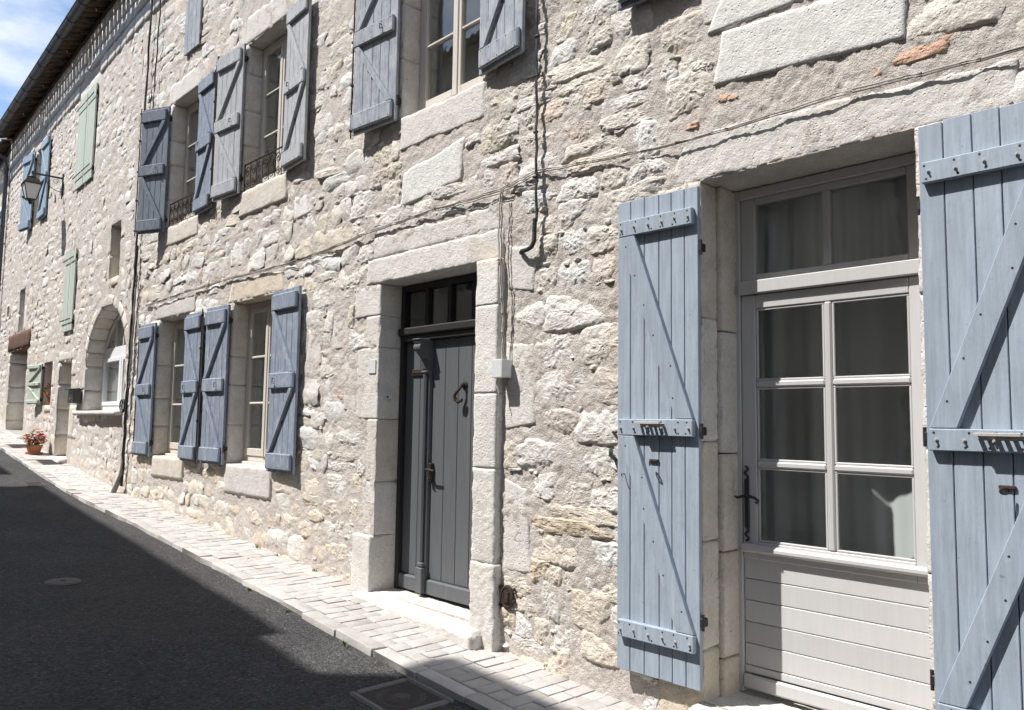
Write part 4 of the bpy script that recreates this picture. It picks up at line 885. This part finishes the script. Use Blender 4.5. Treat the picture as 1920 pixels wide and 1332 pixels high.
# ================================================================== things on the walls and in the street
def cable(pts,r,m,label,name='cable',group=None):
    q=MB(); q.tube(pts,r,6); o=q.build(name,m,None,smooth=60); tag(o,label,'cable',group); return o
def sag(pts,n=9,k=.006):
    o=[]
    for a,b in zip(pts,pts[1:]):
        a,b=Vector(a),Vector(b)
        for i in range(n): u=i/n; p=a.lerp(b,u); p.z-=k*4*u*(1-u)*(b-a).length; p.y+=.006*math.sin(i*2.1+a.x*3); o.append(tuple(p))
    o.append(tuple(Vector(pts[-1]))); return o
base=[(x,-.027,z) for x,_y,z in ((2.4,-.05,3.22),(-.82,-.05,3.225),(-1.51,-.05,3.255),(-2.48,-.04,3.25),(-3.58,-.045,3.335),(-3.92,-.05,3.285),(-4.7,-.045,3.29),(-5.47,-.05,3.265),(-6.72,-.05,3.195),(-8.2,-.05,3.21),(-9.4,-.05,3.20),(-10.75,-.05,3.165))]
cable(sag(base),.0042,M['cable_grey'],'thin grey cable clipped along the facade above the doors')
cable(sag([(x,y-.003,z+.010+.004*math.sin(x*3)) for x,y,z in base]),.0045,M['cable_pale'],'pale painted cable running just above the grey facade cable')
cable(sag([(x,y-.002,z-.011+.007*math.sin(x*2)) for x,y,z in base[4:]]),.004,M['cable_grey'],'second grey cable hanging below the first between charcoal door and house corner')
q=MB(); pts=sag([(-3.575,-.045,5.3),(-3.57,-.045,4.5),(-3.56,-.045,3.7),(-3.55,-.045,3.0)],10,.004); q.tube(pts,.0065,7); q.tube([(x+.011,y-.003,z) for x,y,z in pts],.006,7); 
for zc in (4.25,3.98,3.6,3.3): q.box(-3.58,-3.545,-.055,-.035,zc-.008,zc+.008,.003)
tag(q.build('cable',M['cable'],None,smooth=60),'twin black cable hanging down beside the upper window to the conduit','cable')
q=MB(); pts=[(-3.55,-.055,3.02),(-3.553,-.055,2.92),(-3.555,-.055,2.875),(-3.575,-.055,2.84),(-3.62,-.05,2.828),(-3.68,-.04,2.828),(-3.73,.0,2.83)]; dense=[]
for a,b in zip(pts,pts[1:]):
    for i in range(9): dense.append(tuple(Vector(a).lerp(Vector(b),i/9)))
q.tube(dense,[.0155 if i%2 else .0138 for i in range(len(dense))],10); tag(q.build('conduit',M['cable'],None),'short black corrugated conduit elbow entering the wall by the charcoal door','conduit')
for dx,m_,r_,lb in ((0,'cable_pale',.006,'limewashed cable dropping down the door jamb to the white box'),(.022,'cable_grey',.005,'thin grey cable dropping beside the limewashed one to the white box')): cable(sag([(-3.885+dx,-.055,3.28),(-3.89+dx*1.2,-.06,2.9),(-3.86+dx,-.06,2.6),(-3.845+dx*.6,-.05,2.4),(-3.85+dx,-.045,2.12)],6,.002),r_,M[m_],lb)
jb=empty('junction_box',(-3.835,-.062,2.0)); tag(jb,'white plastic junction box on the jamb of the charcoal door','junction box')
q=MB(); q.box(-.048,.048,-.036,.045,0,.118,.006,None,2); q.build('box',M['plastic'],jb); q=MB(); q.box(-.050,.050,-.046,-.030,-.002,.120,.006,None,2); q.build('lid',M['plastic'],jb)
q=MB(); q.tube([(-.03,-.01,.0),(-.035,-.015,-.05),(-.02,-.012,-.075),(-.01,-.015,-.11)],.004,6); q.build('cable_tail',M['cable_pale'],jb)
# corner bundle of cables at the joint of the two houses
for i,(dx,r_,z0,z1,m_,lb) in enumerate(((0,.021,.80,4.02,'cable','thick black cable duct rising up the house corner'),(.05,.014,1.9,8.1,'cable','slim black cable climbing the house corner to the eaves'),(.075,.012,2.1,3.6,'cable_grey','grey conduit beside the black cables at the house corner'))):
    cable(sag([(-11.22+dx,-.05,z0),(-11.21+dx,-.05,(z0+z1)*.4),(-11.18+dx,-.05,(z0+z1)*.6),(-11.14+dx,-.05,z1)],8,.003),r_,M[m_],lb)
q=MB(); q.tube([(-11.22,-.05,1.2),(-11.23,-.06,.95),(-11.30,-.10,.78),(-11.33,-.12,.70)],[.022,.03,.034,.036],9); tag(q.build('duct_shoe',M['cable_grey'],None,smooth=50),'grey duct shoe leading the corner cables into the pavement','duct')
q=MB(); q.tube([(-11.36+.07*math.cos(u),-.05-.012*math.sin(u*.5),1.86+.085*math.sin(u)) for u in np.linspace(0,12.5,44)],.010,6); tag(q.build('cable_coil',M['cable'],None,smooth=60),'coil of black cable hooked on the wall next to the arched window','cable')
cable(sag([(-10.73,-.05,8.2),(-10.75,-.05,7.3),(-10.82,-.05,5.95),(-10.86,-.05,5.4)],8,.003),.009,M['cable'],'black cable running down from the eaves to the dark slate blue shutter')
# water stop cover, name plate, bell
wc=empty('water_cover',(-3.80,-.008,.585)); tag(wc,'small rusty oval water stop cover set low in the wall','cover')
q=MB(); q.lathe([(.075,0),(.075,.012),(.062,.016),(.058,.010),(.05,.012)],n=22,M=Matrix.Rotation(R(90),4,'X'),sx=.8); q.build('rim',M['rust'],wc); q=MB(); q.box(-.026,.026,-.02,-.01,-.035,.04,.008); q.build('lid',M['rust'],wc)
for sx,sz in ((-.062,.055),(.062,.055),(-.06,-.06),(.065,-.02)): q=MB(); q.lathe([(.012,0),(.012,.012),(.006,.016)],n=8,M=Matrix.Translation((sx,0,sz))@Matrix.Rotation(R(90),4,'X')); q.build('lug',M['rust'],wc)
q=MB(); q.box(-5.49,-5.395,-.0125,-.002,2.09,2.20,.001); tag(q.build('name_plate',M['plastic'],None),'blank white enamel plate on the stone beside the charcoal door','plate')
bl=empty('door_bell',(-5.352,.09,1.90)); tag(bl,'small white door bell on the door reveal','door bell'); q=MB(); q.box(0,.014,-.035,.035,-.018,.018,.004); q.build('housing',M['plastic'],bl); q=MB(); q.box(.012,.018,-.022,-.004,-.01,.01,.003); q.build('push_button',M['blackplastic'],bl)
# green hook on the wall left of the big shutter
q=MB(); q.tube([(-2.93,.01,1.50),(-2.91,-.06,1.53),(-2.875,-.10,1.56)],.013,7); tag(q.build('shutter_stop',M['greeniron'],None),'green iron shutter stop poking out beside the big blue shutter','shutter stop')
q=MB(); q.tube([(-2.96,.01,1.66),(-2.86,-.07,1.66)],.007,6); tag(q.build('iron_pin',M['rust'],None),'rusty iron pin in the wall above the green stop','pin')
# letter box
def F2(s,off,z): p=M2@Vector((-s,-off,z)); return p
lb=empty('letter_box',F2(2.42,.0,1.92),(0,0,-BEND)); tag(lb,'black metal letter box hung beside the arched window','letter box')
q=MB(); q.prism([(0,0)]*0 or [(-.16,0),(.16,0),(.16,.22),(-.16,.22)],-.13,-.01); q.build('case',M['blackplastic'],lb); q=MB(); q.box(-.17,.17,-.16,-.005,.222,.24,.004,Matrix.Rotation(R(6),4,'X')); q.build('lid',M['blackplastic'],lb); q=MB(); q.box(-.11,.11,-.135,-.131,.15,.17,.001); q.build('slot_flap',M['castiron'],lb); q=MB(); q.lathe([(.012,0),(.012,.006)],n=10,M=Matrix.Translation((0,-.131,.07))@Matrix.Rotation(R(90),4,'X')); q.build('lock',M['steel'],lb)
# street lantern
ls=4.56; lz=6.03; LA=.47
lm=empty('street_lamp',F2(ls,0,lz),(0,0,-BEND)); tag(lm,'black iron wall lantern on a scrolled bracket','street lamp')
q=MB(); q.box(-.022,.022,-.025,.0,-.34,.12,.005); q.build('wall_plate',M['iron'],lm); q=MB(); q.box(-.014,.014,-LA-.02,-.02,.02,.05,.003); q.box(-.02,.02,-LA-.045,-LA-.015,.0,.075,.006); q.build('arm',M['iron'],lm)
q=MB(); pts=[]
for u in np.linspace(0,1,16): a=u*1.57; pts.append((0,-.03-.26*math.sin(a),-.22+.23*(1-math.cos(a))))
q.tube(pts,.006,6); pts=[]
for u in np.linspace(0,9,30): r_=.055*(1-u/11); pts.append((0,-.12+r_*math.cos(u),-.045+r_*math.sin(u)))
q.tube(pts,.005,6); q.build('scroll',M['iron'],lm)
q=MB(); q.box(-.12,.0,-.03,-.02,-.26,-.12,.004); q.build('fuse_box',M['cable_grey'],lm)
LO=(0,-LA-.03,0)
def frust(q,z0,h0,z1,h1):
    v=[q.bm.verts.new((LO[0]+sx*h,LO[1]+sy*h,z)) for z,h in ((z0,h0),(z1,h1)) for sx,sy in ((-1,-1),(1,-1),(1,1),(-1,1))]
    for f in ((0,1,2,3),(4,5,6,7),(0,1,5,4),(1,2,6,5),(2,3,7,6),(3,0,4,7)): q.bm.faces.new([v[i] for i in f])
q=MB(); frust(q,-.16,.135,-.07,.085); frust(q,-.185,.147,-.16,.147); q.lathe([(.055,-.06),(.07,-.04),(.05,-.02),(.03,0),(.02,.03)],LO,14); q.build('hood',M['iron'],lm)
for sx,sy in ((-1,-1),(1,-1),(1,1),(-1,1)): q=MB(); q.tube([(LO[0]+sx*.136,LO[1]+sy*.136,-.185),(LO[0]+sx*.075,LO[1]+sy*.075,-.45)],.009,6); q.build('corner_bar',M['iron'],lm)
for i in range(4):
    c,s=math.cos(i*math.pi/2),math.sin(i*math.pi/2); q=MB(); ps=[(-.130,.131,-.187),(.130,.131,-.187),(.070,.072,-.448),(-.070,.072,-.448)]
    a=[q.bm.verts.new((LO[0]+c*x-s*y,LO[1]+s*x+c*y,z)) for x,y,z in ps]; b=[q.bm.verts.new((LO[0]+c*x-s*(y-.004),LO[1]+s*x+c*(y-.004),z)) for x,y,z in ps]
    q.bm.faces.new(a); q.bm.faces.new(b[::-1]); [q.bm.faces.new((a[k],b[k],b[(k+1)%4],a[(k+1)%4])) for k in range(4)]; q.build('pane',M['milk'],lm)
q=MB(); frust(q,-.47,.065,-.45,.085); q.lathe([(.02,-.54),(.035,-.515),(.04,-.49),(.06,-.47)],LO,12); q.build('base_ring',M['iron'],lm)
# ---- covers and grates
def on_street(name,t,w_,dz,label,cat): 
    x,y=SP(t,w_); sl=(zg(t+.1)-zg(t-.1))/.2; e=empty(name,(x,y,zg(t)+dz),(0,math.atan(sl),-BEND if t>11.5 else 0)); tag(e,label,cat); return e
RZ=lambda t,w_: (lambda q:zroad(t,q)[2]-zg(t))((w_-kw(t)+.03)/(6.2-kw(t)+.03))
mc=on_street('manhole_cover',3.69,.91,RZ(3.69,.91)+.012,'square cast iron cover framed in concrete beside the kerb','cover')
mc.scale=(.80,.80,1)
for a,b,c,d in ((-.265,.265,-.265,-.215),(-.265,.265,.215,.265),(-.265,-.215,-.214,.214),(.215,.265,-.214,.214)): q=MB(); q.box(a,b,c,d,-.06,.006,.012); q.build('concrete_edge',M['concrete'],mc)
q=MB(); q.box(-.212,.212,-.212,.212,-.03,.0,.003); q.build('plate',M['castiron'],mc); q=MB(); 
for r_ in (.155,.135): q.tube([(r_*math.cos(u),r_*math.sin(u),.0) for u in np.linspace(0,2*math.pi,37)[:-1]],.0035,6,True)
q.build('ring_rib',M['castiron'],mc); q=MB(); q.lathe([(.05,-.001),(.048,.003)],n=24); q.build('centre_boss',M['castiron'],mc)
q=MB(); k=0
for i in range(-10,11):
    for j in range(-10,11):
        x,y=i*.0195,j*.0195; r_=math.hypot(x,y)
        if .17<r_ or .065<r_<.125: q.box(x-.006,x+.006,y-.003 if (i+j)%2 else y-.006,y+.003 if (i+j)%2 else y+.006,-.001,.0025,0)
tag(q.build('tread_studs',M['castiron'],mc),kind='stuff')
rc=on_street('valve_cover',6.88,1.81,RZ(6.88,1.81)+.006,'small round iron valve cover alone in the shaded road','cover')
q=MB(); q.lathe([(.125,-.03),(.125,.002),(.108,.004)],n=28); q.build('ring',M['castiron'],rc); q=MB(); q.lathe([(.104,-.02),(.104,.006),(.03,.009)],n=28); q.build('lid',M['castiron'],rc); q=MB(); q.box(-.018,.018,-.018,.018,0,.012,.003); q.build('key_square',M['rust'],rc)
for t,w_,L,W,lab,nm in ((14.68,.205,.60,.30,'dark iron grate in the pavement before the narrow doorway','drain_grate'),(17.0,.26,.58,.30,'iron grate in the pavement before the timber lintel doorway','drain_grate'),(12.55,.80,.34,.24,'little iron road gully by the kerb below the arched window','drain_grate')):
    onr=w_>.6; ge=on_street(nm,t,w_,(RZ(t,w_)+.006) if onr else .004,lab,'grate')
    q=MB(); 
    for a,b,c,d in ((-L/2,L/2,-W/2,-W/2+.025),(-L/2,L/2,W/2-.025,W/2),(-L/2,-L/2+.025,-W/2+.026,W/2-.026),(L/2-.025,L/2,-W/2+.026,W/2-.026)): q.box(a,b,c,d,-.04,.0,.002)
    q.build('frame',M['castiron'],ge); n=int(L/.045)
    for i in range(1,n): q=MB(); x=-L/2+L*i/n; q.box(x-.011,x+.011,-W/2+.024,W/2-.024,-.035,-.003,.002); q.build('bar',M['castiron'],ge)
    q=MB(); q.box(-L/2+.01,L/2-.01,-W/2+.01,W/2-.01,-.06,-.045,0); q.build('sump',M['iron'],ge)
# ---- flower pots
def flower_pot(loc,rz,label,r=.15,h=.19,sp=.22,hh=.30,seed=0,oval=1.0,nl=150,nf=46):
    rs=random.Random(seed); e=empty('flower_pot',loc,(0,0,rz)); tag(e,label,'flower pot')
    q=MB(); q.lathe([(r*.74,.012),(r*.95,h*.8),(r*1.04,h*.8),(r*1.06,h),(r*.96,h),(r*.9,h*.86)],n=24,sx=oval); q.build('pot',M['pot'],e,smooth=40)
    q=MB(); q.lathe([(r*1.0,0),(r*1.12,.026),(r*1.06,.026),(r*.98,.01)],n=24,sx=oval); q.build('saucer',M['pot'],e,smooth=40); q=MB(); q.lathe([(r*.90,h*.80),(r*.90,h*.88)],n=20,sx=oval); q.build('soil',M['soil'],e)
    def leaf(q,p,L,W,yaw,pit):
        M_=Matrix.Translation(p)@Matrix.Rotation(yaw,4,'Z')@Matrix.Rotation(pit,4,'Y'); ps=[(0,0,0),(L*.4,W,.15*L),(L,0,.02*L),(L*.4,-W,.15*L),(L*.45,0,.02*L)]; v=[q.bm.verts.new(M_@Vector(a)) for a in ps]
        q.bm.faces.new((v[0],v[4],v[1])); q.bm.faces.new((v[1],v[4],v[2])); q.bm.faces.new((v[0],v[3],v[4])); q.bm.faces.new((v[3],v[2],v[4]))
    def pt(k=1.0): 
        a=rs.uniform(0,6.28); rr=sp*math.sqrt(rs.random())*k; z=h*.9+rs.random()*hh*(1-.55*(rr/sp)**2); return Vector((rr*math.cos(a)*oval,rr*math.sin(a),z))
    q=MB(); [leaf(q,pt(),rs.uniform(.045,.08),rs.uniform(.016,.028),rs.uniform(0,6.28),rs.uniform(-.9,.4)) for _ in range(nl)]; tag(q.build('foliage',M['leaf'],e),kind='stuff')
    q=MB(); [leaf(q,pt(1.05),rs.uniform(.03,.055),rs.uniform(.012,.018),rs.uniform(0,6.28),rs.uniform(-.9,.4)) for _ in range(nl//4)]; tag(q.build('pale_foliage',M['leaf2'],e),kind='stuff')
    for i in range(nf):
        q=MB(); p=pt(1.05); p.z+=.03; ya=rs.uniform(0,6.28)
        for k in range(5): leaf(q,p,rs.uniform(.026,.042),.017,ya+k*1.257,rs.uniform(-.7,-.1))
        q.build('blossom',M['red'] if rs.random()<.7 else M['pink'],e)
    q=MB()
    for i in range(9): p=pt(.7); q.tube([(p.x*.25,p.y*.25,h*.85),(p.x*.7,p.y*.7,(h*.85+p.z)*.55),(p.x,p.y,p.z)],.004,5)
    q.build('stems',M['leaf'],e); return e
x,y=SP(15.8,.235); flower_pot((x,y,zg(15.8)+.002),0,'terracotta pot of red flowers standing on the pavement',.125,.15,.17,.27,3,1.0,150,120)
flower_pot(tuple(F2(4.78,-.10,1.915)),-BEND,'small pot of red flowers on the sill beside the little green shutter',.10,.16,.16,.26,5,1.3,90,34)
# ---- weeds in the joints
def weed(t,w_,dz,seed,n,hgt,label):
    rs=random.Random(seed); x,y=SP(t,w_); q=MB()
    for i in range(n):
        a=rs.uniform(0,6.28); L=hgt*rs.uniform(.5,1); b=Vector((rs.gauss(0,.018),rs.gauss(0,.010),0)); tip=b+Vector((math.cos(a)*L*.6,math.sin(a)*L*.6,L)); sd=Vector((-math.sin(a),math.cos(a),0))*.004; md=b.lerp(tip,.55)+Vector((0,0,L*.12))
        v=[q.bm.verts.new(p) for p in (b-sd,b+sd,md+sd,tip,md-sd)]; q.bm.faces.new(v)
    o=q.build('weed_tuft',M['leaf'],None,(x,y,zg(t)+dz)); tag(o,label,'weed','weeds growing in the joints'); return o
for i,(t,w_,dz) in enumerate(((4.55,.735,-.035),(5.35,.735,-.035),(6.0,.71,-.035))): weed(t,w_,dz,i,9,.03,('weed tuft at the foot of the kerb, '+('beside the square cover','opposite the charcoal door sill','opposite the lower window','below the faded blue shutter','in front of the pale jamb base','where the road cover frame meets the kerb')[i]))
for i,(t,w_) in enumerate(((6.2,.03),(6.9,.03),(7.3,.035))): weed(t,w_,.0,20+i,12,.03,('weed tuft at the wall foot, '+('below the rubble between door and window','under the last blue shutter','under the wider low window sill','under the paired blue shutters','next to the charcoal door jamb','under the first low window')[i]))
